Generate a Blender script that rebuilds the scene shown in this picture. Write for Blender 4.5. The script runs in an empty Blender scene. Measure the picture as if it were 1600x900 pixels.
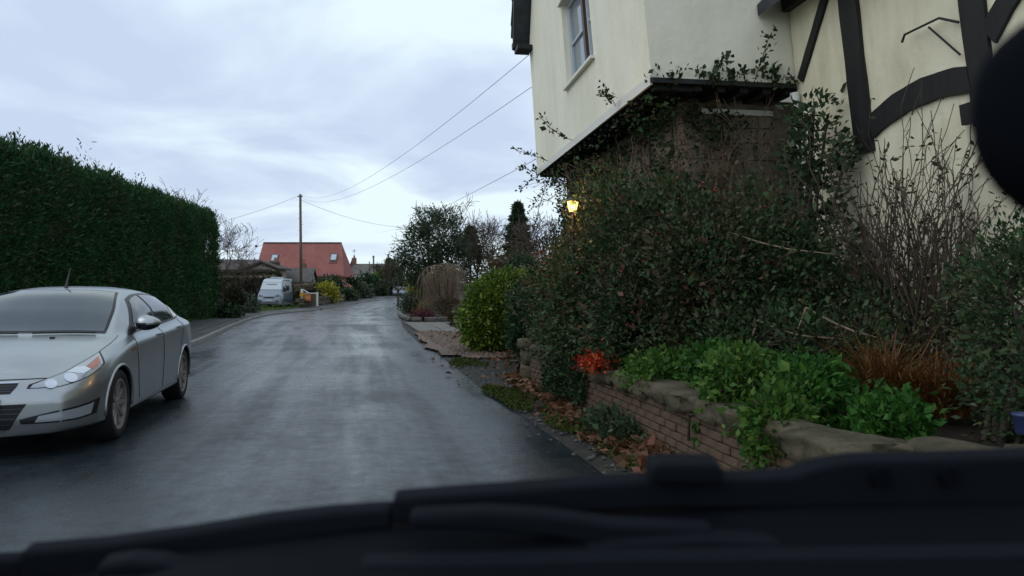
import bpy, bmesh, math, random
import numpy as np
from mathutils import Vector, Matrix
from mathutils.noise import noise as mnoise

R = math.radians
scene = bpy.context.scene
C = scene.collection

# ------------------------------------------------------------------ camera
CAM_Z = 1.42
cam_data = bpy.data.cameras.new('Camera')
cam = bpy.data.objects.new('Camera', cam_data)
C.objects.link(cam)
cam.location = (0, 0, CAM_Z)
cam.rotation_euler = (R(90.4), 0, 0)
cam_data.sensor_width = 36.0
cam_data.lens = 27.0
cam_data.clip_start = 0.02
cam_data.clip_end = 3000
cam_data.dof.use_dof = True
cam_data.dof.focus_distance = 14.0
cam_data.dof.aperture_fstop = 5.0
scene.camera = cam

# ------------------------------------------------------------------ world
SUN_EL, SUN_AZ = R(38), R(-118)
world = bpy.data.worlds.new('World')
scene.world = world
world.use_nodes = True
wt = world.node_tree
wt.nodes.clear()
def wn(t, **k):
    n = wt.nodes.new(t)
    for a, v in k.items():
        setattr(n, a, v)
    return n
wo = wn('ShaderNodeOutputWorld')
sky = wn('ShaderNodeTexSky', sky_type='NISHITA')
sky.sun_disc = False
sky.sun_elevation = SUN_EL
sky.sun_rotation = SUN_AZ
sky.air_density = 1.5
sky.dust_density = 3.0
bg_sky = wn('ShaderNodeBackground')
bg_sky.inputs['Strength'].default_value = 0.10
wt.links.new(sky.outputs[0], bg_sky.inputs['Color'])
tc = wn('ShaderNodeTexCoord')
sep = wn('ShaderNodeSeparateXYZ')
wt.links.new(tc.outputs['Generated'], sep.inputs[0])
ab = wn('ShaderNodeMath', operation='ABSOLUTE')
wt.links.new(sep.outputs['Z'], ab.inputs[0])
zz = wn('ShaderNodeMath', operation='ADD')
wt.links.new(ab.outputs[0], zz.inputs[0]); zz.inputs[1].default_value = 0.16
dx = wn('ShaderNodeMath', operation='DIVIDE'); dy = wn('ShaderNodeMath', operation='DIVIDE')
wt.links.new(sep.outputs['X'], dx.inputs[0]); wt.links.new(zz.outputs[0], dx.inputs[1])
wt.links.new(sep.outputs['Y'], dy.inputs[0]); wt.links.new(zz.outputs[0], dy.inputs[1])
cmb = wn('ShaderNodeCombineXYZ')
wt.links.new(dx.outputs[0], cmb.inputs[0]); wt.links.new(dy.outputs[0], cmb.inputs[1])
cmb.inputs[2].default_value = 3.7
def wnoise(scale, det, rough, dist):
    n = wn('ShaderNodeTexNoise')
    n.inputs['Scale'].default_value = scale; n.inputs['Detail'].default_value = det
    n.inputs['Roughness'].default_value = rough; n.inputs['Distortion'].default_value = dist
    wt.links.new(cmb.outputs[0], n.inputs['Vector'])
    return n
n1 = wnoise(0.85, 5.0, 0.5, 0.5)
r1 = wn('ShaderNodeValToRGB')
r1.color_ramp.elements[0].position = 0.42; r1.color_ramp.elements[0].color = (0.605, 0.72, 0.92, 1)
r1.color_ramp.elements[1].position = 0.575; r1.color_ramp.elements[1].color = (0.88, 1.03, 1.10, 1)
e = r1.color_ramp.elements.new(0.495); e.color = (0.71, 0.835, 1.01, 1)
hz = wn('ShaderNodeMapRange'); hz.inputs['From Min'].default_value = 0.0; hz.inputs['From Max'].default_value = 0.28
hz.inputs['To Min'].default_value = 0.11; hz.inputs['To Max'].default_value = -0.02
wt.links.new(ab.outputs[0], hz.inputs['Value'])
ad = wn('ShaderNodeMath', operation='ADD'); wt.links.new(n1.outputs['Fac'], ad.inputs[0]); wt.links.new(hz.outputs[0], ad.inputs[1])
wt.links.new(ad.outputs[0], r1.inputs[0])
bg_cl = wn('ShaderNodeBackground')
bg_cl.inputs['Strength'].default_value = 1.0
wt.links.new(r1.outputs[0], bg_cl.inputs['Color'])
mixw = wn('ShaderNodeMixShader'); mixw.inputs[0].default_value = 0.93
wt.links.new(bg_sky.outputs[0], mixw.inputs[1]); wt.links.new(bg_cl.outputs[0], mixw.inputs[2])
wt.links.new(mixw.outputs[0], wo.inputs['Surface'])

# overcast: weak, very soft sun
sun_d = bpy.data.lights.new('Sun', 'SUN')
sun_d.energy = 0.7; sun_d.angle = R(60); sun_d.color = (1.0, 0.98, 0.95)
sun = bpy.data.objects.new('Sun', sun_d); C.objects.link(sun)
sun.rotation_euler = (R(90) - SUN_EL, 0, math.pi - SUN_AZ)
# lamp -Z must point from the sun to the scene; sun stands at azimuth SUN_AZ from +Y
_dir = Vector((math.sin(SUN_AZ) * math.cos(SUN_EL), math.cos(SUN_AZ) * math.cos(SUN_EL), math.sin(SUN_EL)))
sun.rotation_euler = _dir.to_track_quat('Z', 'Y').to_euler()
sun.location = (0, 0, 30)

vs = scene.view_settings
vs.view_transform = 'Standard'; vs.look = 'None'; vs.gamma = 1.0; vs.exposure = 0.0
vs.use_curve_mapping = False
scene.cycles.max_bounces = 6
scene.cycles.diffuse_bounces = 3
scene.cycles.glossy_bounces = 3
scene.cycles.transparent_max_bounces = 6
scene.cycles.use_denoising = True
scene.cycles.sample_clamp_indirect = 4.0

# ------------------------------------------------------------------ helpers
def rise(y):
    t = min(max((y - 58.0) / 60.0, 0.0), 1.0)
    return 0.95 * t * t * (3 - 2 * t) + max(0.0, y - 118.0) * 0.012
def W(px, py, Y):
    """point at depth Y seen at photograph pixel px, py"""
    return Vector(((px - 800) / 1200 * Y, Y, CAM_Z + (458 - py) / 1200 * Y))

def tag(o, label=None, cat=None, group=None, kind=None):
    if label: o['label'] = label
    if cat: o['category'] = cat
    if group: o['group'] = group
    if kind: o['kind'] = kind
    return o
ORG = {}
def thing(name, label, cat, loc, group=None, rz=0.0):
    o = bpy.data.objects.new(name, None)
    o.empty_display_size = 0.3
    C.objects.link(o)
    o.location = loc; o.rotation_euler = (0, 0, rz)
    tag(o, label, cat, group)
    ORG[o.name] = Vector(loc)
    return o
def rootorg(p):
    while p.parent is not None:
        p = p.parent
    return ORG.get(p.name, Vector(p.location))
def link(name, me, mat, parent=None, loc=None):
    if mat is not None and len(me.materials) == 0:
        for m in (mat if isinstance(mat, (list, tuple)) else [mat]):
            me.materials.append(m)
    o = bpy.data.objects.new(name, me)
    C.objects.link(o)
    if parent is not None: o.parent = parent
    if loc is not None: o.location = loc
    return o
def mk(name, verts, faces, mat, parent=None, origin=None, smooth=False, local=False, mats=None):
    """verts in world space (local=True: already in the thing's own space)"""
    v = np.asarray(verts, dtype=np.float64).reshape(-1, 3)
    loc = None
    if parent is not None:
        if not local: v = v - np.array(rootorg(parent))
    elif origin is not None:
        v = v - np.array(origin); loc = origin
    me = bpy.data.meshes.new(name)
    if isinstance(faces, np.ndarray):
        nf, k = faces.shape
        me.vertices.add(len(v)); me.vertices.foreach_set('co', v.astype(np.float32).ravel())
        me.loops.add(nf * k); me.loops.foreach_set('vertex_index', faces.astype(np.int32).ravel())
        me.polygons.add(nf); me.polygons.foreach_set('loop_start', np.arange(0, nf * k, k, dtype=np.int32))
        try: me.polygons.foreach_set('loop_total', np.full(nf, k, dtype=np.int32))
        except Exception: pass
        me.update(calc_edges=True); me.validate()
    else:
        me.from_pydata([tuple(p) for p in v], [], faces); me.update()
    o = link(name, me, mat, parent, loc)
    if mats is not None:
        me.polygons.foreach_set('material_index', np.asarray(mats, dtype=np.int32))
    if smooth:
        me.polygons.foreach_set('use_smooth', np.ones(len(me.polygons), dtype=bool))
    return o
class MB:
    """collects shapes for one mesh"""
    def __init__(s): s.v = []; s.f = []
    def add(s, v, f):
        n = len(s.v); s.v += [tuple(p) for p in v]; s.f += [tuple(i + n for i in q) for q in f]; return s
    def hexa(s, p):   # 8 points: bottom ring 0-3, top ring 4-7
        return s.add(p, [(3, 2, 1, 0), (4, 5, 6, 7), (0, 1, 5, 4), (1, 2, 6, 5), (2, 3, 7, 6), (3, 0, 4, 7)])
    def box(s, c, d, ax=None, ay=None, az=None):
        ax = Vector(ax or (1, 0, 0)); ay = Vector(ay or (0, 1, 0)); az = Vector(az or (0, 0, 1)); c = Vector(c)
        p = []
        for k in (-1, 1):
            for i, j in ((-1, -1), (1, -1), (1, 1), (-1, 1)):
                p.append(c + ax * (i * d[0] / 2) + ay * (j * d[1] / 2) + az * (k * d[2] / 2))
        return s.hexa(p)
    def tube(s, pts, rad, n=6, cap=True):
        pts = [Vector(p) for p in pts]
        if not isinstance(rad, (list, tuple)): rad = [rad] * len(pts)
        v = []; f = []; m = len(pts); prev = None
        for i, p in enumerate(pts):
            t = (pts[min(i + 1, m - 1)] - pts[max(i - 1, 0)]).normalized()
            u = prev if prev is not None else (Vector((0, 0, 1)) if abs(t.z) < 0.9 else Vector((1, 0, 0)))
            u = (u - t * u.dot(t)).normalized(); w = t.cross(u); prev = u
            for k in range(n):
                a = 2 * math.pi * k / n
                v.append(p + (u * math.cos(a) + w * math.sin(a)) * rad[i])
        for i in range(m - 1):
            for k in range(n):
                a = i * n + k; b = i * n + (k + 1) % n
                f.append((a, b, b + n, a + n))
        if cap: f.append(tuple(range(n))[::-1]); f.append(tuple((m - 1) * n + k for k in range(n)))
        return s.add(v, f)
    def lathe(s, c, prof, n=24, axis='y'):
        """prof = list of (radius, along-axis)"""
        c = Vector(c); v = []; f = []
        for r, h in prof:
            for k in range(n):
                a = 2 * math.pi * k / n
                if axis == 'y': v.append(c + Vector((r * math.cos(a), h, r * math.sin(a))))
                elif axis == 'z': v.append(c + Vector((r * math.cos(a), r * math.sin(a), h)))
                else: v.append(c + Vector((h, r * math.cos(a), r * math.sin(a))))
        for i in range(len(prof) - 1):
            for k in range(n):
                a = i * n + k; b = i * n + (k + 1) % n
                f.append((a, b, b + n, a + n))
        return s.add(v, f)
    def build(s, name, mat, parent=None, origin=None, smooth=False, local=False):
        return mk(name, s.v, s.f, mat, parent, origin, smooth, local)
def bevel(o, w=0.01, seg=2):
    m = o.modifiers.new('bevel', 'BEVEL'); m.width = w; m.segments = seg; m.limit_method = 'ANGLE'; m.angle_limit = R(35)
    return o

# ------------------------------------------------------------------ materials
MATS = {}
def mat(name, col, rough=0.7, metal=0.0, spec=0.5, **k):
    m = bpy.data.materials.new(name); m.use_nodes = True
    nt = m.node_tree; b = nt.nodes['Principled BSDF']
    b.inputs['Base Color'].default_value = (*col, 1)
    b.inputs['Roughness'].default_value = rough; b.inputs['Metallic'].default_value = metal
    b.inputs['Specular IOR Level'].default_value = spec
    for a, v in k.items():
        b.inputs[a.replace('_', ' ')].default_value = v
    MATS[name] = m
    return m
def N(m, t, **k):
    n = m.node_tree.nodes.new(t)
    for a, v in k.items(): setattr(n, a, v)
    return n
def LK(m, a, b): m.node_tree.links.new(a, b)
def BS(m): return m.node_tree.nodes['Principled BSDF']
def ramp(m, src, stops):
    r = N(m, 'ShaderNodeValToRGB'); el = r.color_ramp.elements
    el[0].position, el[0].color = stops[0][0], (*stops[0][1], 1)
    el[1].position, el[1].color = stops[-1][0], (*stops[-1][1], 1)
    for p, c in stops[1:-1]:
        e = el.new(p); e.color = (*c, 1)
    LK(m, src, r.inputs[0]); return r
def nz(m, scale, detail=4, rough=0.55, coord='Object', vec=None, mapscale=None):
    t = N(m, 'ShaderNodeTexNoise'); t.inputs['Scale'].default_value = scale
    t.inputs['Detail'].default_value = detail; t.inputs['Roughness'].default_value = rough
    if vec is None:
        c = N(m, 'ShaderNodeTexCoord'); vec = c.outputs[coord]
    if mapscale:
        mp = N(m, 'ShaderNodeMapping'); mp.inputs['Scale'].default_value = mapscale; LK(m, vec, mp.inputs[0]); vec = mp.outputs[0]
    LK(m, vec, t.inputs['Vector']); return t
def bump(m, src, strength=0.3, dist=0.02, prev=None):
    b = N(m, 'ShaderNodeBump'); b.inputs['Strength'].default_value = strength; b.inputs['Distance'].default_value = dist
    LK(m, src, b.inputs['Height'])
    if prev is not None: LK(m, prev.outputs[0], b.inputs['Normal'])
    LK(m, b.outputs[0], BS(m).inputs['Normal']); return b
def noisy(name, stops, scale=3.0, rough=0.8, spec=0.4, bscale=None, bstr=0.3, bdist=0.02, detail=6, mapscale=None, metal=0.0):
    m = mat(name, (0.5, 0.5, 0.5), rough, metal, spec)
    t = nz(m, scale, detail, 0.6, mapscale=mapscale); r = ramp(m, t.outputs['Fac'], stops)
    LK(m, r.outputs[0], BS(m).inputs['Base Color'])
    if bscale:
        b = nz(m, bscale, 5, 0.6, mapscale=mapscale); bump(m, b.outputs['Fac'], bstr, bdist)
    return m
def leafmat(name, cols, rough=0.55, spec=0.35, trans=0.18, patch=None):
    """colour varies leaf by leaf"""
    m = mat(name, cols[0], rough, 0, spec)
    g = N(m, 'ShaderNodeNewGeometry')
    st = [(0.05 + 0.9 * i / (len(cols) - 1), c) for i, c in enumerate(cols)]
    r = ramp(m, g.outputs['Random Per Island'], st)
    if patch:                                            # dying or reddening areas, a metre or so across
        pn = nz(m, patch[1], 4, .65); pr = ramp(m, pn.outputs['Fac'], [(.52, (0, 0, 0)), (.72, (.75, .75, .75))])
        px_ = N(m, 'ShaderNodeMix', data_type='RGBA'); LK(m, pr.outputs[0], px_.inputs[0]); LK(m, r.outputs[0], px_.inputs[6]); px_.inputs[7].default_value = (*patch[0], 1)
        class _o: pass
        r = _o(); r.outputs = [px_.outputs[2]]
    LK(m, r.outputs[0], BS(m).inputs['Base Color'])
    if trans > 0:
        tr = N(m, 'ShaderNodeBsdfTranslucent'); LK(m, r.outputs[0], tr.inputs['Color'])
        mx = N(m, 'ShaderNodeMixShader'); mx.inputs[0].default_value = trans
        LK(m, BS(m).outputs[0], mx.inputs[1]); LK(m, tr.outputs[0], mx.inputs[2])
        LK(m, mx.outputs[0], m.node_tree.nodes['Material Output'].inputs['Surface'])
    return m

# ------------------------------------------------------------------ foliage
def unit(a): return a / np.maximum(np.linalg.norm(a, axis=1, keepdims=True), 1e-9)
def leaf_arrays(rng, P, A, L, Wd, jit=0.6):
    n = len(P)
    A = unit(A + rng.normal(0, jit, (n, 3)))
    S = unit(np.cross(A, rng.normal(0, 1, (n, 3))))
    Nn = np.cross(A, S)
    k_ = np.clip(rng.lognormal(-.05, .33, (n, 1)), .4, 2.1); l = L * k_ * rng.uniform(.85, 1.15, (n, 1)); w = Wd * k_ * rng.uniform(.75, 1.25, (n, 1))
    v = np.empty((n, 4, 3))
    v[:, 0] = P
    v[:, 1] = P + A * l * 0.5 + S * w * 0.5 + Nn * w * 0.18
    v[:, 2] = P + A * l
    v[:, 3] = P + A * l * 0.5 - S * w * 0.5 + Nn * w * 0.18
    return v.reshape(-1, 3), np.arange(n * 4).reshape(-1, 4)
def lobe_points(rng, lobes, n, shell=0.22, clump=0.12, per=14, zmin=None, bumpy=0.16):
    """points in clumps over a union of ellipsoids (cx,cy,cz,rx,ry,rz)"""
    lobes = np.asarray(lobes, float)
    area = (lobes[:, 3] * lobes[:, 4] + lobes[:, 3] * lobes[:, 5] + lobes[:, 4] * lobes[:, 5])
    nc = max(1, n // per)
    idx = rng.choice(len(lobes), nc, p=area / area.sum())
    d = unit(rng.normal(0, 1, (nc, 3)))
    ph = rng.uniform(0, 6.28, 3)
    r = 1 + bumpy * (np.sin(d[:, 0] * 5 + ph[0]) * np.sin(d[:, 1] * 5 + ph[1]) + np.sin(d[:, 2] * 6 + ph[2] + idx)) - np.abs(rng.normal(0, shell, nc)) + rng.normal(0, 0.05, nc)
    c = lobes[idx, :3] + d * r[:, None] * lobes[idx, 3:]
    # drop clumps deep inside another lobe
    deep = np.zeros(nc, bool)
    for lo in lobes:
        deep |= (((c - lo[:3]) / lo[3:]) ** 2).sum(1) < 0.33
    c = c[~deep]; d = d[~deep]
    if zmin is not None:
        k = c[:, 2] > zmin; c = c[k]; d = d[k]
    nl = rng.poisson(per, len(c)) + 1
    P = np.repeat(c, nl, 0); D = np.repeat(d, nl, 0)
    P = P + rng.normal(0, clump, P.shape)
    return P, D
def seg_mesh(segs, n=4):
    """tapered prisms for (p0,p1,r0,r1) rows"""
    s = np.asarray([[*a, *b, c, d] for a, b, c, d in segs], float)
    p0, p1, r0, r1 = s[:, :3], s[:, 3:6], s[:, 6:7], s[:, 7:8]
    t = unit(p1 - p0); ref = np.where(np.abs(t[:, 2:3]) < 0.9, [[0, 0, 1.0]], [[1.0, 0, 0]])
    u = unit(np.cross(t, ref)); w = np.cross(t, u)
    v = np.empty((len(s), 2 * n, 3))
    for k in range(n):
        a = 2 * math.pi * k / n
        o = u * math.cos(a) + w * math.sin(a)
        v[:, k] = p0 + o * r0; v[:, n + k] = p1 + o * r1
    f = np.empty((len(s), n, 4), int); base = (np.arange(len(s)) * 2 * n)
    for k in range(n):
        f[:, k] = np.stack([base + k, base + (k + 1) % n, base + n + (k + 1) % n, base + n + k], 1)
    return v.reshape(-1, 3), f.reshape(-1, 4)
def grow(rnd, p, d, length, r, depth, segs, droop=0.0, spread=0.6, split=3, shrink=0.72, wig=0.22, minr=0.006, up=0.05):
    steps = 4; q = Vector(p); d = Vector(d).normalized(); rr = r
    for i in range(steps):
        d = (d + Vector((rnd.gauss(0, wig), rnd.gauss(0, wig), rnd.gauss(0, wig) + up - droop))).normalized()
        q2 = q + d * (length / steps); r2 = max(minr, rr * 0.87)
        segs.append((tuple(q), tuple(q2), rr, r2))
        if depth > 0 and i >= 1:
            for _ in range(1 if i < steps - 1 else split - 1):
                ax = Vector((rnd.gauss(0, 1), rnd.gauss(0, 1), rnd.gauss(0, 0.6))).normalized()
                nd = (d + ax * spread * rnd.uniform(0.7, 1.3)).normalized()
                grow(rnd, q2, nd, length * shrink * rnd.uniform(0.75, 1.1), r2 * 0.62, depth - 1, segs, droop, spread, split, shrink, wig, minr, up)
        q, rr = q2, r2
    return q
BARK = BARK2 = None
def bush(name, label, cat, lobes, n, L, Wd, lm, seed, clump=0.1, per=14, shell=0.22, jit=0.7, up=0.25, zmin=None, stems=5, group=None, part='foliage', base=None, stuff=False, stemmat=None, bumpy=0.16):
    rng = np.random.default_rng(seed); rnd = random.Random(seed)
    lo = np.asarray(lobes, float)
    bx, by = (lo[:, 0].mean(), lo[:, 1].mean()) if base is None else base[:2]
    z0 = (lo[:, 2] - lo[:, 5]).min() if base is None else base[2]
    t = thing(name, label, cat, (bx, by, z0), group)
    P, D = lobe_points(rng, lobes, n, shell, clump, per, zmin, bumpy)
    A = D + np.array([0, 0, up])
    v, f = leaf_arrays(rng, P, A, L, Wd, jit)
    mk(part, v, f, lm, t)
    segs = []
    for i in range(stems):
        l = lo[i % len(lo)]
        tip = Vector((l[0] + rnd.uniform(-.5, .5) * l[3], l[1] + rnd.uniform(-.5, .5) * l[4], l[2] + rnd.uniform(0, .7) * l[5]))
        b = Vector((bx + rnd.uniform(-.15, .15), by + rnd.uniform(-.15, .15), z0))
        mid = b.lerp(tip, 0.5) + Vector((rnd.uniform(-.1, .1), rnd.uniform(-.1, .1), 0.1))
        r = 0.012 + 0.012 * (tip - b).length
        segs += [(tuple(b), tuple(mid), r, r * .7), (tuple(mid), tuple(tip), r * .7, r * .3)]
        for k in range(5):
            a = mid.lerp(tip, rnd.random()); segs.append((tuple(a), tuple(a + Vector((rnd.gauss(0, .4) * l[3], rnd.gauss(0, .4) * l[4], rnd.gauss(.2, .3) * l[5]))), r * .35, r * .15))
    if segs:
        v, f = seg_mesh(segs, 5); so_ = mk('stem', v, f, stemmat or MATS['bark'], t); so_['kind'] = 'stuff'
    return t
# ------------------------------------------------------------------ shared materials
noisy('bark', [(0.3, (0.028, 0.022, 0.016)), (0.7, (0.075, 0.06, 0.045))], 12, 0.9, 0.3, 30, 0.6, 0.02)
noisy('twig', [(0.3, (0.045, 0.032, 0.024)), (0.7, (0.10, 0.075, 0.055))], 6, 0.85, 0.3)
noisy('twig_tan', [(0.3, (0.12, 0.088, 0.055)), (0.7, (0.30, 0.225, 0.15))], 3, 0.85, 0.3)
noisy('soil', [(0.3, (0.012, 0.009, 0.006)), (0.7, (0.045, 0.034, 0.022))], 5, 0.9, 0.3, 25, 0.7, 0.05)
leafmat('leyland', [(0.0125, 0.0450, 0.0163), (0.0213, 0.0800, 0.0275), (0.0375, 0.1125, 0.0375), (0.0625, 0.0750, 0.0275)], 0.7, 0.12, 0.12, patch=((0.07, 0.055, 0.025), .55))
leafmat('dark_leaf', [(0.0115, 0.0287, 0.0115), (0.0207, 0.0483, 0.0184), (0.0368, 0.0759, 0.0276)], 0.6, 0.2, 0.1)
leafmat('coto_leaf', [(0.0156, 0.0338, 0.0130), (0.0273, 0.0585, 0.0208), (0.0429, 0.0858, 0.0299), (0.0715, 0.0676, 0.0351)], 0.6, 0.18, 0.12, patch=((0.08, 0.046, 0.027), 1.1))
leafmat('bright_leaf', [(0.018, 0.070, 0.010), (0.030, 0.108, 0.015), (0.055, 0.145, 0.022)], 0.6, 0.2, 0.25)
leafmat('varieg_leaf', [(0.030, 0.075, 0.009), (0.075, 0.14, 0.013), (0.22, 0.28, 0.032), (0.04, 0.095, 0.012)], 0.5, 0.3, 0.2)
leafmat('yellow_leaf', [(0.2380, 0.2295, 0.0213), (0.3570, 0.3145, 0.0298), (0.1700, 0.1870, 0.0255)], 0.55, 0.3, 0.25)
leafmat('sage_leaf', [(0.0450, 0.0638, 0.0413), (0.0825, 0.1050, 0.0675), (0.1200, 0.1425, 0.0900)], 0.6, 0.3, 0.2)
leafmat('mid_leaf', [(0.0202, 0.0396, 0.0158), (0.0324, 0.0612, 0.0245), (0.0504, 0.0792, 0.0324)], 0.55, 0.3, 0.15)
leafmat('conifer', [(0.026, 0.045, 0.026), (0.048, 0.074, 0.040), (0.075, 0.10, 0.055)], 0.65, 0.15, 0.18)
leafmat('brown_leaf', [(0.0450, 0.0288, 0.0162), (0.0900, 0.0540, 0.0288), (0.0495, 0.0495, 0.0225), (0.1170, 0.0765, 0.0405)], 0.65, 0.25, 0.2)
leafmat('brown_hedge', [(0.0187, 0.0204, 0.0102), (0.0382, 0.0340, 0.0170), (0.0272, 0.0357, 0.0153), (0.0510, 0.0399, 0.0204)], 0.65, 0.25, 0.1)
leafmat('red_leaf', [(0.0960, 0.0072, 0.0072), (0.1920, 0.0150, 0.0120), (0.1440, 0.0300, 0.0120)], 0.5, 0.35, 0.25)
leafmat('maroon_leaf', [(0.0700, 0.0120, 0.0180), (0.1300, 0.0200, 0.0300), (0.0500, 0.0200, 0.0200)], 0.55, 0.3, 0.2)
leafmat('orange_leaf', [(0.1440, 0.0660, 0.0150), (0.1920, 0.1020, 0.0240), (0.1080, 0.0420, 0.0120), (0.1560, 0.0540, 0.0300)], 0.6, 0.3, 0.25)
leafmat('litter', [(0.0992, 0.0434, 0.0186), (0.1612, 0.0744, 0.0341), (0.0620, 0.0310, 0.0174), (0.1860, 0.1054, 0.0558), (0.1240, 0.0372, 0.0186)], 0.6, 0.4, 0.1)
leafmat('moss', [(0.030, 0.052, 0.008), (0.05, 0.078, 0.012), (0.055, 0.055, 0.015)], 0.75, 0.2, 0.2)
leafmat('grass', [(0.0375, 0.0750, 0.0165), (0.0600, 0.1125, 0.0225), (0.0900, 0.1275, 0.0338)], 0.65, 0.25, 0.2)
leafmat('straw', [(0.2080, 0.1520, 0.0640), (0.2880, 0.2160, 0.0960), (0.1440, 0.1040, 0.0480)], 0.65, 0.25, 0.2)
leafmat('bright_leaf2', [(0.024, 0.075, 0.012), (0.05, 0.125, 0.018), (0.10, 0.17, 0.03)], 0.6, 0.2, 0.25)
leafmat('coto_light', [(0.0360, 0.0660, 0.0264), (0.0600, 0.0960, 0.0384), (0.0900, 0.0600, 0.0360), (0.1200, 0.0600, 0.0420)], 0.6, 0.18, 0.15)
leafmat('spray_red', [(0.34, 0.03, 0.012), (0.5, 0.055, 0.02), (0.40, 0.09, 0.03)], 0.5, 0.3, 0.25)
mat('berry', (0.20, 0.014, 0.012), 0.35, 0, 0.5)

# asphalt, wet
def asphalt(name, dark, light, wet=True):
    m = mat(name, light, 0.4, 0, 0.26 if wet else 0.2)
    uv = N(m, 'ShaderNodeUVMap'); uv.uv_map = 'UVMap'
    big = nz(m, 0.22, 5, 0.6)
    streak = nz(m, 1.0, 5, 0.62, vec=uv.outputs[0], mapscale=(1.6, 0.09, 1))
    fine = nz(m, 55, 3, 0.7)
    med = nz(m, 2.6, 6, 0.65)
    a = N(m, 'ShaderNodeMath', operation='ADD'); LK(m, streak.outputs[0], a.inputs[0]); LK(m, med.outputs[0], a.inputs[1])
    h = N(m, 'ShaderNodeMath', operation='MULTIPLY'); h.inputs[1].default_value = 0.5; LK(m, a.outputs[0], h.inputs[0])
    r = ramp(m, h.outputs[0], [(0.36, dark), (0.52, tuple((x + y) / 2 for x, y in zip(dark, light))), (0.66, light)])
    mid2 = nz(m, 7.0, 8, 0.78)
    fm = N(m, 'ShaderNodeMath', operation='ADD'); LK(m, fine.outputs[0], fm.inputs[0]); LK(m, mid2.outputs[0], fm.inputs[1])
    fh = N(m, 'ShaderNodeMath', operation='MULTIPLY'); fh.inputs[1].default_value = 0.5; LK(m, fm.outputs[0], fh.inputs[0])
    sp = ramp(m, fh.outputs[0], [(0.40, (0.35, 0.35, 0.35)), (0.5, (0.95, 0.95, 0.95)), (0.62, (1.9, 1.85, 1.8))])
    mx = N(m, 'ShaderNodeMix', data_type='RGBA', blend_type='MULTIPLY'); mx.inputs[0].default_value = 1.0
    LK(m, r.outputs[0], mx.inputs[6]); LK(m, sp.outputs[0], mx.inputs[7])
    if wet:
        wv = nz(m, 1.7, 3, .6); wa = N(m, 'ShaderNodeVectorMath', operation='MULTIPLY_ADD'); tcx = N(m, 'ShaderNodeTexCoord')
        LK(m, wv.outputs['Color'], wa.inputs[0]); wa.inputs[1].default_value = (.8, .8, .8); LK(m, tcx.outputs['Object'], wa.inputs[2])
        vo = N(m, 'ShaderNodeTexVoronoi', feature='DISTANCE_TO_EDGE'); vo.inputs['Scale'].default_value = .55; LK(m, wa.outputs[0], vo.inputs['Vector'])
        msk = nz(m, .35, 2, .5); ms = ramp(m, msk.outputs[0], [(.50, (0, 0, 0)), (.60, (1, 1, 1))])
        cr = ramp(m, vo.outputs['Distance'], [(0.0, (.25, .25, .25)), (.016, (1, 1, 1))])
        mc = N(m, 'ShaderNodeMix', data_type='RGBA', blend_type='MULTIPLY'); LK(m, ms.outputs[0], mc.inputs[0]); LK(m, mx.outputs[2], mc.inputs[6]); LK(m, cr.outputs[0], mc.inputs[7])
        mx = mc
    LK(m, mx.outputs[2], BS(m).inputs['Base Color'])
    b2 = N(m, 'ShaderNodeMath', operation='ADD'); LK(m, big.outputs[0], b2.inputs[0]); LK(m, streak.outputs[0], b2.inputs[1])
    h2 = N(m, 'ShaderNodeMath', operation='MULTIPLY'); h2.inputs[1].default_value = 0.5; LK(m, b2.outputs[0], h2.inputs[0])
    lo, hi = ((0.17, 0.47) if wet else (0.5, 0.8))
    h3 = N(m, 'ShaderNodeMath', operation='MULTIPLY_ADD'); LK(m, mid2.outputs[0], h3.inputs[0]); h3.inputs[1].default_value = 0.22
    h4 = N(m, 'ShaderNodeMath', operation='SUBTRACT'); LK(m, h2.outputs[0], h4.inputs[0]); h4.inputs[1].default_value = 0.11; LK(m, h4.outputs[0], h3.inputs[2])
    rr = ramp(m, h3.outputs[0], [(0.40, (hi,) * 3), (0.60, (lo,) * 3)])
    LK(m, rr.outputs[0], BS(m).inputs['Roughness'])
    b = bump(m, fine.outputs[0], 0.35 if wet else 0.5, 0.006)
    b = bump(m, mid2.outputs[0], 0.08, 0.012, b)
    bump(m, med.outputs[0], 0.12, 0.02, b)
    return m
asphalt('road', (0.0075, 0.0115, 0.0145), (0.025, 0.036, 0.043))
asphalt('pavement', (0.026, 0.027, 0.028), (0.052, 0.053, 0.053), False)
noisy('kerb', [(0.3, (0.11, 0.105, 0.095)), (0.6, (0.22, 0.21, 0.19)), (0.75, (0.08, 0.10, 0.05))], 2.2, 0.75, 0.4, 30, 0.4, 0.01)
noisy('ground', [(0.3, (0.03, 0.045, 0.018)), (0.55, (0.05, 0.07, 0.028)), (0.75, (0.06, 0.05, 0.03))], 0.6, 0.9, 0.2, 12, 0.6, 0.05)
noisy('lawn', [(0.3, (0.04, 0.075, 0.02)), (0.7, (0.085, 0.14, 0.035))], 3, 0.9, 0.2, 40, 0.8, 0.03)
noisy('gravel', [(0.25, (0.06, 0.042, 0.03)), (0.5, (0.14, 0.10, 0.075)), (0.75, (0.22, 0.17, 0.135))], 14, 0.85, 0.3, 22, 0.9, 0.03)
noisy('paving', [(0.3, (0.08, 0.075, 0.062)), (0.7, (0.16, 0.148, 0.125))], 3, 0.7, 0.4, 20, 0.3, 0.01)
noisy('verge', [(0.3, (0.010, 0.009, 0.008)), (0.52, (0.026, 0.023, 0.019)), (0.72, (0.025, 0.036, 0.010))], 3.2, 0.75, 0.25, 18, 0.4, 0.03)

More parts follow.
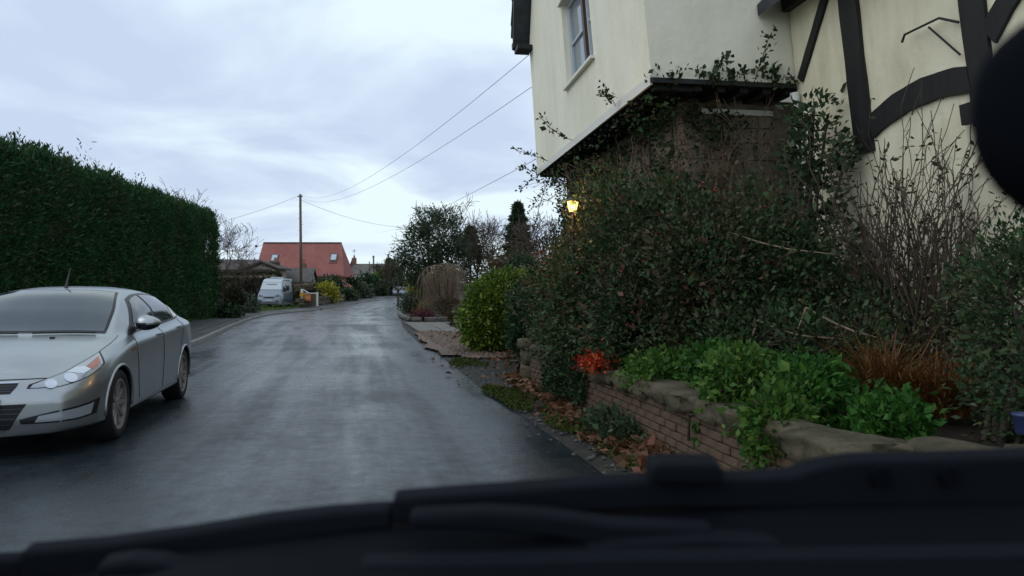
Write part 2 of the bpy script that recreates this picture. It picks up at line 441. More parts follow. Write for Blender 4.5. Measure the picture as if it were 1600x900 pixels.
# ------------------------------------------------------------------ ground, road, pavement
def interp(pts, ys):
    """smooth x(y) through (x,y) points"""
    p = np.array(pts, float)
    t = np.r_[0, np.cumsum(np.hypot(*np.diff(p, axis=0).T))]
    s = np.linspace(0, t[-1], ys)
    k = np.ones(9) / 9
    x = np.interp(s, t, p[:, 0]); y = np.interp(s, t, p[:, 1])
    xp = np.r_[[x[0]] * 4, x, [x[-1]] * 4]; yp = np.r_[[y[0]] * 4, y, [y[-1]] * 4]
    xs, yy = np.convolve(xp, k, 'valid'), np.convolve(yp, k, 'valid')
    xs[:5], yy[:5], xs[-5:], yy[-5:] = x[:5], y[:5], x[-5:], y[-5:]
    return np.stack([xs, yy], 1)
LEFT = [(-3.5, -6), (-5.0, 2), (-6.0, 7.3), (-8.3, 19.8), (-10.1, 26.5), (-12, 33.5), (-14.3, 42.5), (-15.6, 50), (-16.0, 59), (-16.3, 70), (-16.6, 85), (-17.4, 110), (-16.5, 130), (-10, 155), (5, 175)]
RIGHT = [(2.5, -6), (1.62, 1.5), (1.04, 6.0), (0.70, 7.4), (-0.12, 11.2), (-1.22, 16.7), (-2.6, 23), (-4.4, 32.8), (-7, 50), (-10.0, 68), (-11.2, 85), (-13.0, 105), (-12, 130), (-7, 150), (5, 166)]
NS = 420
le, ri = interp(LEFT, NS), interp(RIGHT, NS)
def strip(name, a, b, zf, m, nx=8, wob=0.0, parent=None, kind='structure', label=None, zedge=None):
    v, f, uv = [], [], []; L = 0
    for i in range(len(a)):
        if i: L += float(np.hypot(*(((a[i] + b[i]) - (a[i - 1] + b[i - 1])) / 2)))
        for j in range(nx + 1):
            t = j / nx
            x, y = a[i] * (1 - t) + b[i] * t
            if wob and j == nx: x += wob * (mnoise(Vector((y * 0.9, 3.1, 0))) + 0.6 * mnoise(Vector((y * 3.1, 7.1, 0))))
            v.append((x, y, rise(y) + zf(t, y))); uv.append((t * 6, L))
    for i in range(len(a) - 1):
        for j in range(nx):
            k = i * (nx + 1) + j
            f.append((k, k + 1, k + nx + 2, k + nx + 1))
    o = mk(name, v, f, m, smooth=True)
    ul = o.data.uv_layers.new(name='UVMap')
    for lp in o.data.loops: ul.data[lp.index].uv = uv[lp.vertex_index]
    tag(o, label, kind=kind)
    return o
ys = np.concatenate([np.linspace(-40, 200, 61), np.linspace(240, 1500, 12)])
xs = np.concatenate([np.linspace(-900, -120, 6), np.linspace(-100, 100, 21), np.linspace(120, 900, 6)])
gv = [(x, y, rise(y) - 0.03) for y in ys for x in xs]
gf = [(i * len(xs) + j, i * len(xs) + j + 1, (i + 1) * len(xs) + j + 1, (i + 1) * len(xs) + j) for i in range(len(ys) - 1) for j in range(len(xs) - 1)]
tag(mk('ground', gv, gf, MATS['ground']), kind='structure')
strip('road', le, ri, lambda t, y: 0.055 * (1 - (2 * t - 1) ** 2) * (1 if y < 60 else 0.6), MATS['road'], 10, 0.20)

def offset(c, d):
    t = np.gradient(c, axis=0); t = t / np.linalg.norm(t, axis=1, keepdims=True)
    return c + np.stack([-t[:, 1], t[:, 0]], 1) * d
kin, kout = offset(le, 0.02), offset(le, 0.15)
pv_out = offset(le, 2.3)
strip('pavement', kout, pv_out, lambda t, y: 0.11 + 0.01 * t, MATS['pavement'], 4)
# kerb: one stone after the other where they can be told apart, a plain run beyond
kerb = tag(bpy.data.objects.new('kerb', None), kind='structure'); C.objects.link(kerb); ORG[kerb.name] = Vector((0, 0, 0))
stone = MB().box((0, 0, 0), (0.13, 0.90, 0.17))
sm = None
d = np.r_[0, np.cumsum(np.hypot(*np.diff(le, axis=0).T))]
rk = random.Random(4)
def on_left(s, off):
    x = np.interp(s, d, le[:, 0]); y = np.interp(s, d, le[:, 1])
    x2 = np.interp(s + .2, d, le[:, 0]); y2 = np.interp(s + .2, d, le[:, 1])
    t = Vector((x2 - x, y2 - y, 0)).normalized(); nn = Vector((-t.y, t.x, 0))
    return Vector((x, y, 0)) + nn * off, math.atan2(t.y, t.x) - math.pi / 2
for i in range(78):
    s = 1.0 + i * 0.92
    p, a = on_left(s, 0.085)
    if sm is None:
        o = stone.build('kerb_stone', MATS['kerb'], kerb, local=True); bevel(o, 0.02, 2); sm = o
    else:
        o = sm.copy(); C.objects.link(o)
    o.location = (p.x, p.y, rise(p.y) + 0.045 + rk.uniform(-.008, .008)); o.rotation_euler = (rk.uniform(-.01, .01), rk.uniform(-.03, .03), a + rk.uniform(-.01, .01))
far = [i for i in range(0, NS, 3) if d[i] > 72.5]
kv, kf = [], []
for n_, i in enumerate(far):
    z = rise(le[i, 1])
    kv += [(*kin[i], z - .03), (*kin[i], z + .12), (*kout[i], z + .12)]
    if n_: b = n_ * 3; kf += [(b - 3, b, b + 1, b - 2), (b - 2, b + 1, b + 2, b - 1)]
mk('kerb_run', kv, kf, MATS['kerb'], kerb)
# grass verge between pavement and gardens on the left
v_out = offset(le, 9.0)
strip('grass_verge', pv_out, v_out, lambda t, y: 0.10 + 0.05 * t, MATS['lawn'], 4)
# blades along the verge
rng = np.random.default_rng(5)
sel = (le[:, 1] > 17) & (le[:, 1] < 95)
ii = rng.choice(np.where(sel)[0], 26000); tt = rng.uniform(0, 1, 26000) ** 1.5
P = np.zeros((26000, 3)); fr = rng.uniform(0, 1, 26000)
a0 = pv_out[ii] * (1 - fr[:, None]) + pv_out[np.minimum(ii + 1, NS - 1)] * fr[:, None]
a1 = v_out[ii] * (1 - fr[:, None]) + v_out[np.minimum(ii + 1, NS - 1)] * fr[:, None]
P[:, :2] = a0 * (1 - tt[:, None]) + a1 * tt[:, None] + rng.normal(0, .05, (26000, 2))
P[:, 2] = np.array([rise(y) for y in P[:, 1]]) + 0.10 + 0.05 * tt
v, f = leaf_arrays(rng, P, np.tile([0, 0, 1.0], (26000, 1)), 0.11, 0.03, 0.35)
tag(mk('verge_grass', v, f, MATS['grass']), 'short damp grass on the verge behind the left pavement', 'grass', kind='stuff')

# right verge: muddy strip from the road to the brick wall
WD = Vector((0.184, -0.983, 0)).normalized()          # wall runs towards the camera
WS = Vector((0.20, 12.2, 0))
def wall_x(y): return WS.x + (12.2 - y) * 0.187
rs = [(x, y) for x, y in ri if -6 <= y <= 60]
ra = np.array(rs); rb = np.array([(max(wall_x(y), -10) + 0.05 if y < 13 else x + 2.2 + 0.35 * min(y - 13, 14), y) for x, y in rs])
strip('verge_soil', ra + [[-0.28, 0]], rb, lambda t, y: 0.012 + 0.05 * t, MATS['verge'], 6)
# driveway of gravel with a paved apron, and the bed with its edging
def sheet(name, poly, z, m, sub=1):
    o = mk(name, [(x, y, rise(y) + z) for x, y in poly], [tuple(range(len(poly)))], m)
    return tag(o, kind='structure')
sheet('gravel_drive', [(-1.55, 16.9), (-1.75, 18.2), (-2.25, 19.5), (-2.3, 21), (-2.75, 22.6), (-3.0, 24.6), (-3.35, 26.3), (1.0, 30), (4, 27), (1.4, 19), (.2, 16.6)], 0.070, MATS['gravel'])
pav = tag(bpy.data.objects.new('paved_apron', None), kind='structure'); C.objects.link(pav); ORG[pav.name] = Vector((0, 0, 0))
rp = random.Random(8)
for i in range(7):
    for j in range(9):
        y0, y1 = 26.4 + i * 1.35, 26.4 + i * 1.35 + 1.3
        xa = -3.05 - (y0 - 26) * 0.2 + j * 0.92
        zt = 0.080 + rp.uniform(-.012, .012)
        MB().hexa([(xa, y0, 0.02), (xa + .88, y0, 0.02), (xa + .62, y1, 0.02), (xa - .26, y1, 0.02), (xa, y0, zt), (xa + .88, y0, zt), (xa + .62, y1, zt + .01), (xa - .26, y1, zt + .01)]).build('paving_slab', MATS['paving'], pav, local=True)
# leaf litter, moss, grit on the verge
def scatter_verge(n, y0, y1, t0, t1, seed):
    rg = np.random.default_rng(seed)
    y = rg.uniform(y0, y1, n); t = np.clip(rg.normal((t0 + t1) / 2, (t1 - t0) / 2.5, n), -.25, 1.0)
    xr = np.interp(y, ri[:, 1], ri[:, 0]); xw = np.where(y < 12.6, wall_x(y) - .04, xr + 2.1)
    return rg, np.stack([xr + (xw - xr) * t, y, 0.055 + 0.05 * np.clip(t, 0, 1)], 1)
PL = []
for n_, y0, y1, t0, t1, sd in ((1300, 8.0, 13.5, .45, 1.0, 1), (420, 6.1, 7.6, .2, .95, 2), (480, 5.0, 6.8, .4, 1., 3), (900, 13.5, 19, .35, 1., 4), (260, 5.0, 9, -.2, .5, 6), (600, 19, 27, .2, 1.0, 7), (70, 4, 16, -.6, .2, 8)):
    rg, p = scatter_verge(n_, y0, y1, t0, t1, sd); PL.append(p)
P = np.concatenate(PL); n = len(P)
A = rng.normal(0, 1, (n, 3)) * [1, 1, .25]
v, f = leaf_arrays(rng, P + [0, 0, .01], A, 0.085, 0.055, 0.15)
tag(mk('leaf_litter', v, f, MATS['litter']), 'brown fallen leaves lying along the foot of the brick wall', 'leaves', kind='stuff')
def moss_patch(cx, cy, rx, ry, rot, n, label, seed):
    rg = np.random.default_rng(seed)
    a = rg.uniform(0, 6.283, n); r = np.sqrt(rg.uniform(0, 1, n)) * (1 + .25 * np.sin(a * 3 + seed))
    x, y = r * np.cos(a) * rx, r * np.sin(a) * ry
    P = np.stack([cx + x * math.cos(rot) - y * math.sin(rot), cy + x * math.sin(rot) + y * math.cos(rot), 0.050 + 0.015 * (1 - r * .8)], 1)
    v, f = leaf_arrays(rg, P, np.tile([0, 0, .4], (n, 1)), 0.028, 0.02, 0.9)
    o = mk('moss_patch', v, f, MATS['moss'], origin=(cx, cy, 0.03)); tag(o, label, 'moss', kind='stuff')
moss_patch(-0.02, 10.3, .27, 1.1, .2, 6500, 'green moss patch on the road edge before the brick wall end', 1)
moss_patch(1.02, 6.15, .13, .7, .25, 2200, 'narrow green moss strip beside the wall nearest the car bonnet', 2)
moss_patch(.55, 8.2, .16, .9, .22, 2600, 'dull mossy strip between road edge and leaf litter', 4)
moss_patch(-0.9, 15.2, .35, .9, .2, 1800, 'pale moss patch on the road edge before the rounded laurel', 3)

# pebbles over the gravel drive and its ragged edge
rg = np.random.default_rng(33); n = 5200
y = rg.uniform(16.2, 27.5, n); xr = np.interp(y, ri[:, 1], ri[:, 0]); x = xr + .15 + np.abs(rg.normal(0, 1.1, n)) + rg.normal(0, .08, n)
P = np.stack([x, y, np.full(n, .072)], 1)
ov = np.array([(1, 0, 0), (-.9, .1, 0), (0, 1, 0), (.1, -1, 0), (.1, 0, .7)], float) * .035
of = np.array([(0, 2, 4), (2, 1, 4), (1, 3, 4), (3, 0, 4)])
v = (P[:, None] + ov[None] * rg.uniform(.5, 1.6, (n, 1, 1)) * rg.uniform(.7, 1.3, (n, 1, 3))).reshape(-1, 3); f = (of[None] + (np.arange(n) * 5)[:, None, None]).reshape(-1, 3)
leafmat('pebble', [(0.07, 0.045, 0.03), (0.13, 0.09, 0.065), (0.19, 0.14, 0.105), (0.08, 0.07, 0.06)], .8, .3, 0)
tag(mk('drive_pebbles', v, f, MATS['pebble']), 'loose pinkish pebbles over the gravel drive before the laurel', 'pebbles', kind='stuff')
# crumbs of tarmac and grit along the broken road edge
n = 900; y = rg.uniform(4.5, 20, n); xr = np.interp(y, ri[:, 1], ri[:, 0]); P = np.stack([xr + rg.normal(0, .22, n), y, np.full(n, .035)], 1)
v = (P[:, None] + ov[None] * .55 * rg.uniform(.4, 1.6, (n, 1, 1)) * rg.uniform(.7, 1.3, (n, 1, 3))).reshape(-1, 3); f = (of[None] + (np.arange(n) * 5)[:, None, None]).reshape(-1, 3)
leafmat('grit', [(0.015, 0.016, 0.017), (0.04, 0.042, 0.044), (0.09, 0.085, 0.08)], .7, .3, 0)
tag(mk('road_grit', v, f, MATS['grit']), 'dark grit and crumbs along the broken right road edge', 'grit', kind='stuff')
# ------------------------------------------------------------------ brick garden wall
noisy('brick', [(0.25, (0.045, 0.030, 0.020)), (0.5, (0.088, 0.056, 0.036)), (0.75, (0.13, 0.088, 0.058))], 4, 0.85, 0.3, 30, 0.5, 0.01)
noisy('mortar', [(0.3, (0.05, 0.043, 0.035)), (0.7, (0.11, 0.10, 0.085))], 8, 0.9, 0.2, 30, 0.6, 0.01)
noisy('sandstone', [(0.28, (0.022, 0.032, 0.010)), (0.45, (0.06, 0.052, 0.030)), (0.62, (0.095, 0.078, 0.05)), (0.75, (0.035, 0.045, 0.015))], 6, 0.85, 0.3, 24, 0.7, 0.02)
def rock(c, d, rot, seed, name, m, parent=None, label=None, cat=None, amp=0.08):
    bm = bmesh.new(); bmesh.ops.create_cube(bm, size=1.0); bmesh.ops.subdivide_edges(bm, edges=bm.edges[:], cuts=4, use_grid_fill=True)
    for v_ in bm.verts:
        p = v_.co.copy(); k = max(abs(p.x), abs(p.y), abs(p.z))
        q = p * (0.5 / max(p.length, .01)); p = p.lerp(q * 1.25, 0.32)
        nn = Vector((mnoise(p * 2.2 + Vector((seed, 0, 0))), mnoise(p * 2.2 + Vector((0, seed, 0))), mnoise(p * 2.2 + Vector((0, 0, seed)))))
        p += nn * amp * 2
        v_.co = Vector((p.x * d[0], p.y * d[1], p.z * d[2]))
    me = bpy.data.meshes.new(name); bm.to_mesh(me); bm.free()
    for pl in me.polygons: pl.use_smooth = True
    o = link(name, me, m, parent, c); o.rotation_euler = (0, 0, rot)
    if label: tag(o, label, cat)
    return o
wr = thing('garden_wall', 'low brick wall with mossy sandstone coping beside the road', 'wall', tuple(WS), rz=math.atan2(WD.y, WD.x))
LEN1 = 8.2
BL, BH = 0.235, 0.068
MB().box((LEN1 / 2, 0.11, 0.26), (LEN1, 0.19, 0.52)).build('mortar', MATS['mortar'], wr, local=True)
rb_ = random.Random(3); bproto = None
def brick(x, y, z, rz, ln):
    global bproto
    if bproto is None:
        bproto = MB().box((0, 0, 0), (BL - .012, 0.10, BH - .010)).build('brick', MATS['brick'], wr, local=True); bevel(bproto, 0.006, 1); o = bproto
    else:
        o = bproto.copy(); C.objects.link(o)
    o.location = (x, y, z); o.rotation_euler = (rb_.uniform(-.02, .02), rb_.uniform(-.012, .012), rz + rb_.uniform(-.02, .02))
    o.scale = (ln, 1, 1)
NB = int(LEN1 / BL)
for c in range(7):
    for i in range(NB):
        x = (i + 0.5 + (0.5 if c % 2 else 0)) * BL
        if x > LEN1 - .05: continue
        brick(x, 0.045 + rb_.uniform(-.006, .006), 0.03 + (c + .5) * BH, 0, 1)
# return of the wall towards the right
BEND = 0.98                                             # turn in the wall's own plan
dx2, dy2 = math.cos(BEND), math.sin(BEND)
L2 = 2.0
MB().box((LEN1 + dx2 * L2 / 2 - dy2 * .11, dy2 * L2 / 2 + dx2 * .11, 0.26), (L2, 0.19, 0.52), (dx2, dy2, 0), (-dy2, dx2, 0)).build('mortar', MATS['mortar'], wr, local=True)
for c in range(7):
    for i in range(7):
        s = (i + .5 + (.5 if c % 2 else 0)) * BL
        brick(LEN1 + dx2 * s - dy2 * .045, dy2 * s + dx2 * .045, 0.03 + (c + .5) * BH, BEND, 1)
x = 0.55; k = 0
while x < LEN1:
    ln = rb_.uniform(.36, .62)
    rock((x + ln / 2, 0.12, 0.56 + rb_.uniform(-.015, .02)), (ln * 1.02, 0.33 + rb_.uniform(-.03, .04), 0.15), rb_.uniform(-.08, .08), k * 3.1, 'coping_stone', MATS['sandstone'], wr, amp=.11)
    x += ln; k += 1
x = 0.0
while x < L2:
    ln = rb_.uniform(.36, .6)
    rock((LEN1 + dx2 * (x + ln / 2) - dy2 * .12, dy2 * (x + ln / 2) + dx2 * .12, 0.56), (ln * 1.02, 0.34, 0.13), BEND + rb_.uniform(-.12, .12), k * 3.1, 'coping_stone', MATS['sandstone'], wr, amp=.11)
    x += ln; k += 1
# end pillar of three worn sandstone blocks
for j, (zc, hh, ww) in enumerate(((0.16, 0.32, 0.50), (0.44, 0.26, 0.48), (0.635, 0.15, 0.56))):
    rock((0.22, 0.14, zc), (ww, ww * .95, hh * 1.06), rb_.uniform(-.08, .08), 40 + j, 'pillar_block', MATS['sandstone'], wr, amp=0.05)

# raised garden bed behind the wall
gv, gf = [], []; nxg, nyg = 14, 26
for i in range(nyg + 1):
    y = 3.2 + i * (14.2 - 3.2) / nyg
    for j in range(nxg + 1):
        t = j / nxg; xw = wall_x(y) + .14 if y > 4.2 else wall_x(4.2) + .14 + (4.2 - y) * 1.9
        x = xw + (7.5 - xw) * t
        z = 0.50 + 0.12 * t
        if y > 12.3: z *= max(0, 1 - (y - 12.3) / 1.6)
        gv.append((x, y, z + 0.03 * mnoise(Vector((x * 2, y * 2, 0)))))
for i in range(nyg):
    for j in range(nxg):
        k = i * (nxg + 1) + j; gf.append((k, k + 1, k + nxg + 2, k + nxg + 1))
tag(mk('garden_bed', gv, gf, MATS['soil'], smooth=True), kind='structure')

# ------------------------------------------------------------------ jettied old house
noisy('render_cream', [(0.25, (0.74, 0.71, 0.57)), (0.55, (0.82, 0.79, 0.65)), (0.8, (0.84, 0.82, 0.70))], 0.9, 0.85, 0.25, 9, 0.35, 0.025)
noisy('render_white', [(0.25, (0.68, 0.63, 0.46)), (0.6, (0.80, 0.75, 0.57)), (0.8, (0.84, 0.80, 0.64))], 1.3, 0.85, 0.25, 7, 0.4, 0.03)
def weather(name, lo=.80):
    m = MATS[name]; b = BS(m); src = b.inputs['Base Color'].links[0].from_socket
    t = nz(m, 2.2, 6, .65, mapscale=(1, 1, .16)); r = ramp(m, t.outputs['Fac'], [(.34, (lo, lo * .99, lo * .96)), (.56, (1, 1, 1))])
    mx = N(m, 'ShaderNodeMix', data_type='RGBA', blend_type='MULTIPLY'); mx.inputs[0].default_value = 1; LK(m, src, mx.inputs[6]); LK(m, r.outputs[0], mx.inputs[7]); LK(m, mx.outputs[2], b.inputs['Base Color'])
weather('render_cream', .94); weather('render_white', .80)
noisy('stone_brown', [(0.25, (0.11, 0.085, 0.062)), (0.55, (0.21, 0.17, 0.128)), (0.8, (0.29, 0.245, 0.19))], 3, 0.9, 0.25, 12, 0.6, 0.03)
noisy('timber', [(0.3, (0.006, 0.006, 0.007)), (0.7, (0.017, 0.017, 0.017))], 6, 0.6, 0.4, 14, 0.5, 0.01, mapscale=(1, 1, .15))
noisy('slate', [(0.3, (0.018, 0.02, 0.026)), (0.7, (0.05, 0.053, 0.062))], 5, 0.6, 0.4, 12, 0.4, 0.01)
mat('white_paint', (0.66, 0.67, 0.66), 0.5)
mat('white_trim', (0.70, 0.69, 0.62), 0.6)
mat('window_frame', (0.52, 0.56, 0.60), 0.4)
mat('brown_wood', (0.06, 0.03, 0.02), 0.5)
mat('glass', (0.03, 0.035, 0.04), 0.04, 0, 0.8)
mat('glass_pale', (0.20, 0.24, 0.27), 0.05, 0, 0.8)
HU = Vector((-0.158, 0.987, 0)).normalized(); HN = Vector((HU.y, -HU.x, 0))
HA = Vector((1.70, 9.30, 0))
def lean(p):
    k = 0.062 + max(0.0, min(1.0, (15.5 - p.y) / 9.0)) * 0.062
    return Vector((p.x - k * (p.z - 4.0), p.y, p.z))
def HP(s, t, z, ln=True):
    """house point: s along the road away from us, t into the house, z up"""
    p = HA + HU * s + HN * t + Vector((0, 0, z))
    return lean(p) if ln else p
house = thing('cottage', 'old cream jettied cottage with black timbers behind the berry bush', 'house', tuple(HA))
def hbox(name, s0, s1, t0, t1, z0, z1, m, parent=house, nz_=1):
    b = MB()
    for i in range(nz_):
        za, zb = z0 + (z1 - z0) * i / nz_, z0 + (z1 - z0) * (i + 1) / nz_
        b.hexa([HP(s0, t0, za), HP(s1, t0, za), HP(s1, t1, za), HP(s0, t1, za), HP(s0, t0, zb), HP(s1, t0, zb), HP(s1, t1, zb), HP(s0, t1, zb)])
    return b.build(name, m, parent)
S1 = 7.3; DEP = 6.5; J = 0.60; ZJ = 4.0; ZE = 6.75
win = (2.35, 4.15, 5.02, 6.45)                           # opening in the gable: s0,s1,z0,z1
# upper storey, gable to the road, with a true opening
SL = math.tan(R(57)); SR = S1 / 2; ZR = ZE + SR * SL
v = []; f = []
def quad(*pts):
    n = len(v); v.extend([tuple(p) for p in pts]); f.append(tuple(range(n, n + len(pts))))
s0, s1, z0, z1 = win
for a, b, c, d_ in ((0, s0, ZJ, ZE), (s1, S1, ZJ, ZE), (s0, s1, ZJ, z0), (s0, s1, z1, ZE)):
    ns = max(1, int((b - a) / .8))
    for i in range(ns):
        x0, x1 = a + (b - a) * i / ns, a + (b - a) * (i + 1) / ns
        quad(HP(x0, 0, c), HP(x1, 0, c), HP(x1, 0, d_), HP(x0, 0, d_))
def ztop(q): return ZE + min(q, S1 - q) * SL
br = [0.0]                                              # same break points along the seam as below
for a, b in ((0, s0), (s0, s1), (s1, S1)):
    ns = max(1, int((b - a) / .8)); br += [a + (b - a) * (i + 1) / ns for i in range(ns)]
br = sorted(set(round(q, 5) for q in br + [SR]))
for a, b in zip(br[:-1], br[1:]):
    if a <= 0: quad(HP(a, 0, ZE), HP(b, 0, ZE), HP(b, 0, ztop(b)))
    elif b >= S1 - 1e-4: quad(HP(a, 0, ZE), HP(b, 0, ZE), HP(a, 0, ztop(a)))
    else: quad(HP(a, 0, ZE), HP(b, 0, ZE), HP(b, 0, ztop(b)), HP(a, 0, ztop(a)))
rv = 0.14
for a, b in (((s0, z0), (s1, z0)), ((s1, z0), (s1, z1)), ((s1, z1), (s0, z1)), ((s0, z1), (s0, z0))):
    quad(HP(a[0], 0, a[1]), HP(b[0], 0, b[1]), HP(b[0], rv, b[1]), HP(a[0], rv, a[1]))
mk('gable_wall', v, f, MATS['render_cream'], house)
v, f = [], []
for i in range(8):
    t0, t1 = i * DEP / 8, (i + 1) * DEP / 8
    for (za, zb) in ((ZJ, 5.0), (5.0, ZE)):
        quad(HP(0, t0, za), HP(0, t1, za), HP(0, t1, zb), HP(0, t0, zb))
mk('side_wall', v, f, MATS['render_cream'], house)
v, f = [], []
quad(HP(S1, 0, ZJ), HP(S1, DEP, ZJ), HP(S1, DEP, ZE), HP(S1, 0, ZE))
mk('side_wall', v, f, MATS['render_cream'], house)
# jetty: soffit, joists, pale edge board
hbox('soffit', 0.03, S1 - .03, 0.03, 2.0, ZJ - 0.02, ZJ + .05, MATS['timber'])
for i in range(22):
    s = 0.12 + i * (S1 - .24) / 21
    hbox('jetty_joist', s - .055, s + .055, 0.04, J + .02, ZJ - .09, ZJ - .022, MATS['timber'])
for i in range(6):
    t = 0.3 + i * .3
    hbox('jetty_joist', 0.04, J + .02, t - .05, t + .05, ZJ - .085, ZJ - .024, MATS['timber'])
hbox('edge_board', -0.012, S1 + .01, -0.03, -0.002, ZJ - .05, ZJ + .07, MATS['white_trim'])
hbox('edge_board', -0.05, -0.003, -0.03, 1.86, ZJ - .03, ZJ + .03, MATS['timber'])
# ground floor set back below
hbox('ground_floor_wall', J, S1 - .1, J, DEP, 0, ZJ - .03, MATS['stone_brown'], nz_=3)
hbox('stone_lintel', J - .05, J - .004, J + .25, 1.84, ZJ - .24, ZJ - .17, MATS['white_trim'])
# stones of the near ground-floor wall
rh = random.Random(11)
z = 2.0; row = 0
while z < ZJ - .28:
    hgt = rh.uniform(.15, .22); t = J + .02 + (0.12 if row % 2 else 0)
    while t < 1.74:
        w_ = rh.uniform(.22, .42); w2 = min(w_, 1.82 - t)
        o = hbox('wall_stone', J - rh.uniform(.018, .035), J + .02, t, t + w2 - .015, z, z + hgt - .014, MATS['stone_brown']); t += w_
    z += hgt; row += 1
# downpipe at the inner corner
b = MB(); b.tube([HP(-.10, 1.79, z_) for z_ in (0.6, 1.5, 2.4, 3.2, 3.82)], 0.04, 10); b.tube([HP(-.10, 1.79, 3.78), HP(-.10, 1.79, 3.90)], 0.055, 10)
b.build('downpipe', MATS['white_paint'], house)
# gable window: two casements, glazing bars, sill
w = hbox('window', s0, s1, rv - .03, rv, z1 - .06, z1, MATS['window_frame'])
hbox('frame', s0, s1, rv - .05, rv, z0, z0 + .06, MATS['window_frame'], w)
for a in (s0, s1 - .06): hbox('frame', a, a + .06, rv - .052, rv, z0 + .062, z1 - .062, MATS['window_frame'], w)
mid = (s0 + s1) / 2 - .28
hbox('mullion', mid - .06, mid + .06, rv - .09, rv + .002, z0 + .062, z1 - .062, MATS['brown_wood'], w)
for a, b_ in ((s0 + .062, mid - .062), (mid + .062, s1 - .062)):
    hbox('pane', a, b_, rv + .005, rv + .015, z0 + .06, z1 - .06, MATS['glass_pale'], w)
    hbox('glazing_bar', a + .052, b_ - .052, rv - .03, rv + .003, (z0 + z1) / 2 - .015, (z0 + z1) / 2 + .015, MATS['window_frame'], w)
    for q in (a, b_ - .05): hbox('casement_stile', q, q + .05, rv - .04, rv + .003, z0 + .064, z1 - .064, MATS['window_frame'], w)
hbox('sill', s0 - .06, s1 + .06, -0.07, .10, z0 - .05, z0 - .002, MATS['white_trim'], w)
hbox('lintel_board', s0 - .08, s1 + .10, -0.05, -.003, z1 + .003, z1 + .06, MATS['white_trim'], w)
# steep roof: slabs, overhang towards the road, far eave with its bracket
OV = 0.34; TH = 0.16
def slope(sa, za, sb, zb, name):
    return MB().hexa([HP(sa, -OV, za), HP(sb, -OV, zb), HP(sb, DEP, zb), HP(sa, DEP, za), HP(sa, -OV, za + TH / math.cos(R(57))), HP(sb, -OV, zb + TH / math.cos(R(57))), HP(sb, DEP, zb + TH / math.cos(R(57))), HP(sa, DEP, za + TH / math.cos(R(57)))]).build(name, MATS['slate'], house)
rf = slope(S1 + .12, ZE - .12 * SL + .1, SR, ZR + .1, 'roof'); slope(-.3, ZE - .3 * SL + .1, SR, ZR + .1, 'roof')
k = 0
for i in range(16):                                     # edge slates along the verge in view
    t_ = i / 16; s = S1 + .12 - i * .14; zz_ = ZE - .12 * SL + .1 + i * .14 * SL + TH / math.cos(R(57))
    MB().hexa([HP(s + .02, -OV - .03 - .012 * (i % 2), zz_ - .02), HP(s - .20, -OV - .03, zz_ + .22 * SL - .02), HP(s - .20, .2, zz_ + .22 * SL - .02), HP(s + .02, .2, zz_ - .02), HP(s + .02, -OV - .03 - .012 * (i % 2), zz_ + .03), HP(s - .20, -OV - .03, zz_ + .22 * SL + .01), HP(s - .20, .2, zz_ + .22 * SL + .01), HP(s + .02, .2, zz_ + .03)]).build('slate', MATS['slate'], rf)
hbox('eave_bracket', S1 - .35, S1 + .1, -OV + .02, -.01, ZE - .17, ZE - .08, MATS['timber'])
hbox('barge_board', S1 - .02, S1 + .16, -OV - .02, -.02, ZE - .06, ZE + .06, MATS['timber'])
# timber-framed wing, set back and nearer to us
TW = 1.88; SW = -7.0
hbox('wing_wall', SW, -0.02, TW, TW + 4.5, 0, 5.05, MATS['render_white'], nz_=4)
PR = 0.035
def ys2s(y): return (y - HA.y - HN.y * TW) / HU.y
def beam(name, y0, z0, y1, z1, w_, bow=0.0, n=8, wend=None):
    """flat timber on the wing wall between two (y,z) points"""
    b = MB(); wend = wend or w_
    a = Vector((y0, z0)); c = Vector((y1, z1)); dd = (c - a).normalized(); nn = Vector((-dd.y, dd.x))
    pr = PR + rh.uniform(0, .012)
    ring = []
    for i in range(n + 1):
        t = i / n; p = a.lerp(c, t) + nn * bow * 4 * t * (1 - t) ; hw = (w_ + (wend - w_) * t) / 2 * (1 + .04 * math.sin(i * 2.1 + y0))
        ring.append([HP(ys2s((p + nn * sg * hw).x), TW + tt, (p + nn * sg * hw).y) for sg, tt in ((-1, -pr), (1, -pr), (1, .02), (-1, .02))])
    vv = [q for r_ in ring for q in r_]; ff = []
    for i in range(n):
        for k in range(4):
            p = i * 4 + k; q = i * 4 + (k + 1) % 4; ff.append((p, q, q + 4, p + 4))
    ff += [(3, 2, 1, 0), tuple(n * 4 + k for k in range(4))]
    b.add(vv, ff); return b.build(name, MATS['timber'], house)
beam('timber_post', 8.36, 2.95, 8.36, 5.0, .30)
beam('timber_post', 6.68, 2.9, 6.68, 5.0, .27)
beam('timber_rail', 8.20, 3.20, 6.80, 3.32, .24, -0.10, 10)
beam('timber_brace', 9.45, 4.05, 8.62, 4.98, .11)
beam('timber_brace', 6.54, 3.62, 5.6, 4.25, .20, -0.06)
beam('timber_rail', 6.54, 3.0, 5.2, 3.05, .2)
beam('timber_post', 5.05, 2.9, 5.05, 5.0, .27)
hbox('timber_block', ys2s(6.55) - .01, ys2s(6.87), TW - .11, TW - .06, 2.92, 3.10, MATS['timber'])
hbox('wall_plate', SW, -0.03, TW - .10, TW + .1, 4.93, 5.12, MATS['timber'])
MB().hexa([HP(SW, TW - .42, 4.86), HP(-.02, TW - .42, 4.86), HP(-.02, TW + 2.2, 7.6), HP(SW, TW + 2.2, 7.6), HP(SW, TW - .42, 5.0), HP(-.02, TW - .42, 5.0), HP(-.02, TW + 2.2, 7.75), HP(SW, TW + 2.2, 7.75)]).build('wing_roof', MATS['slate'], house)
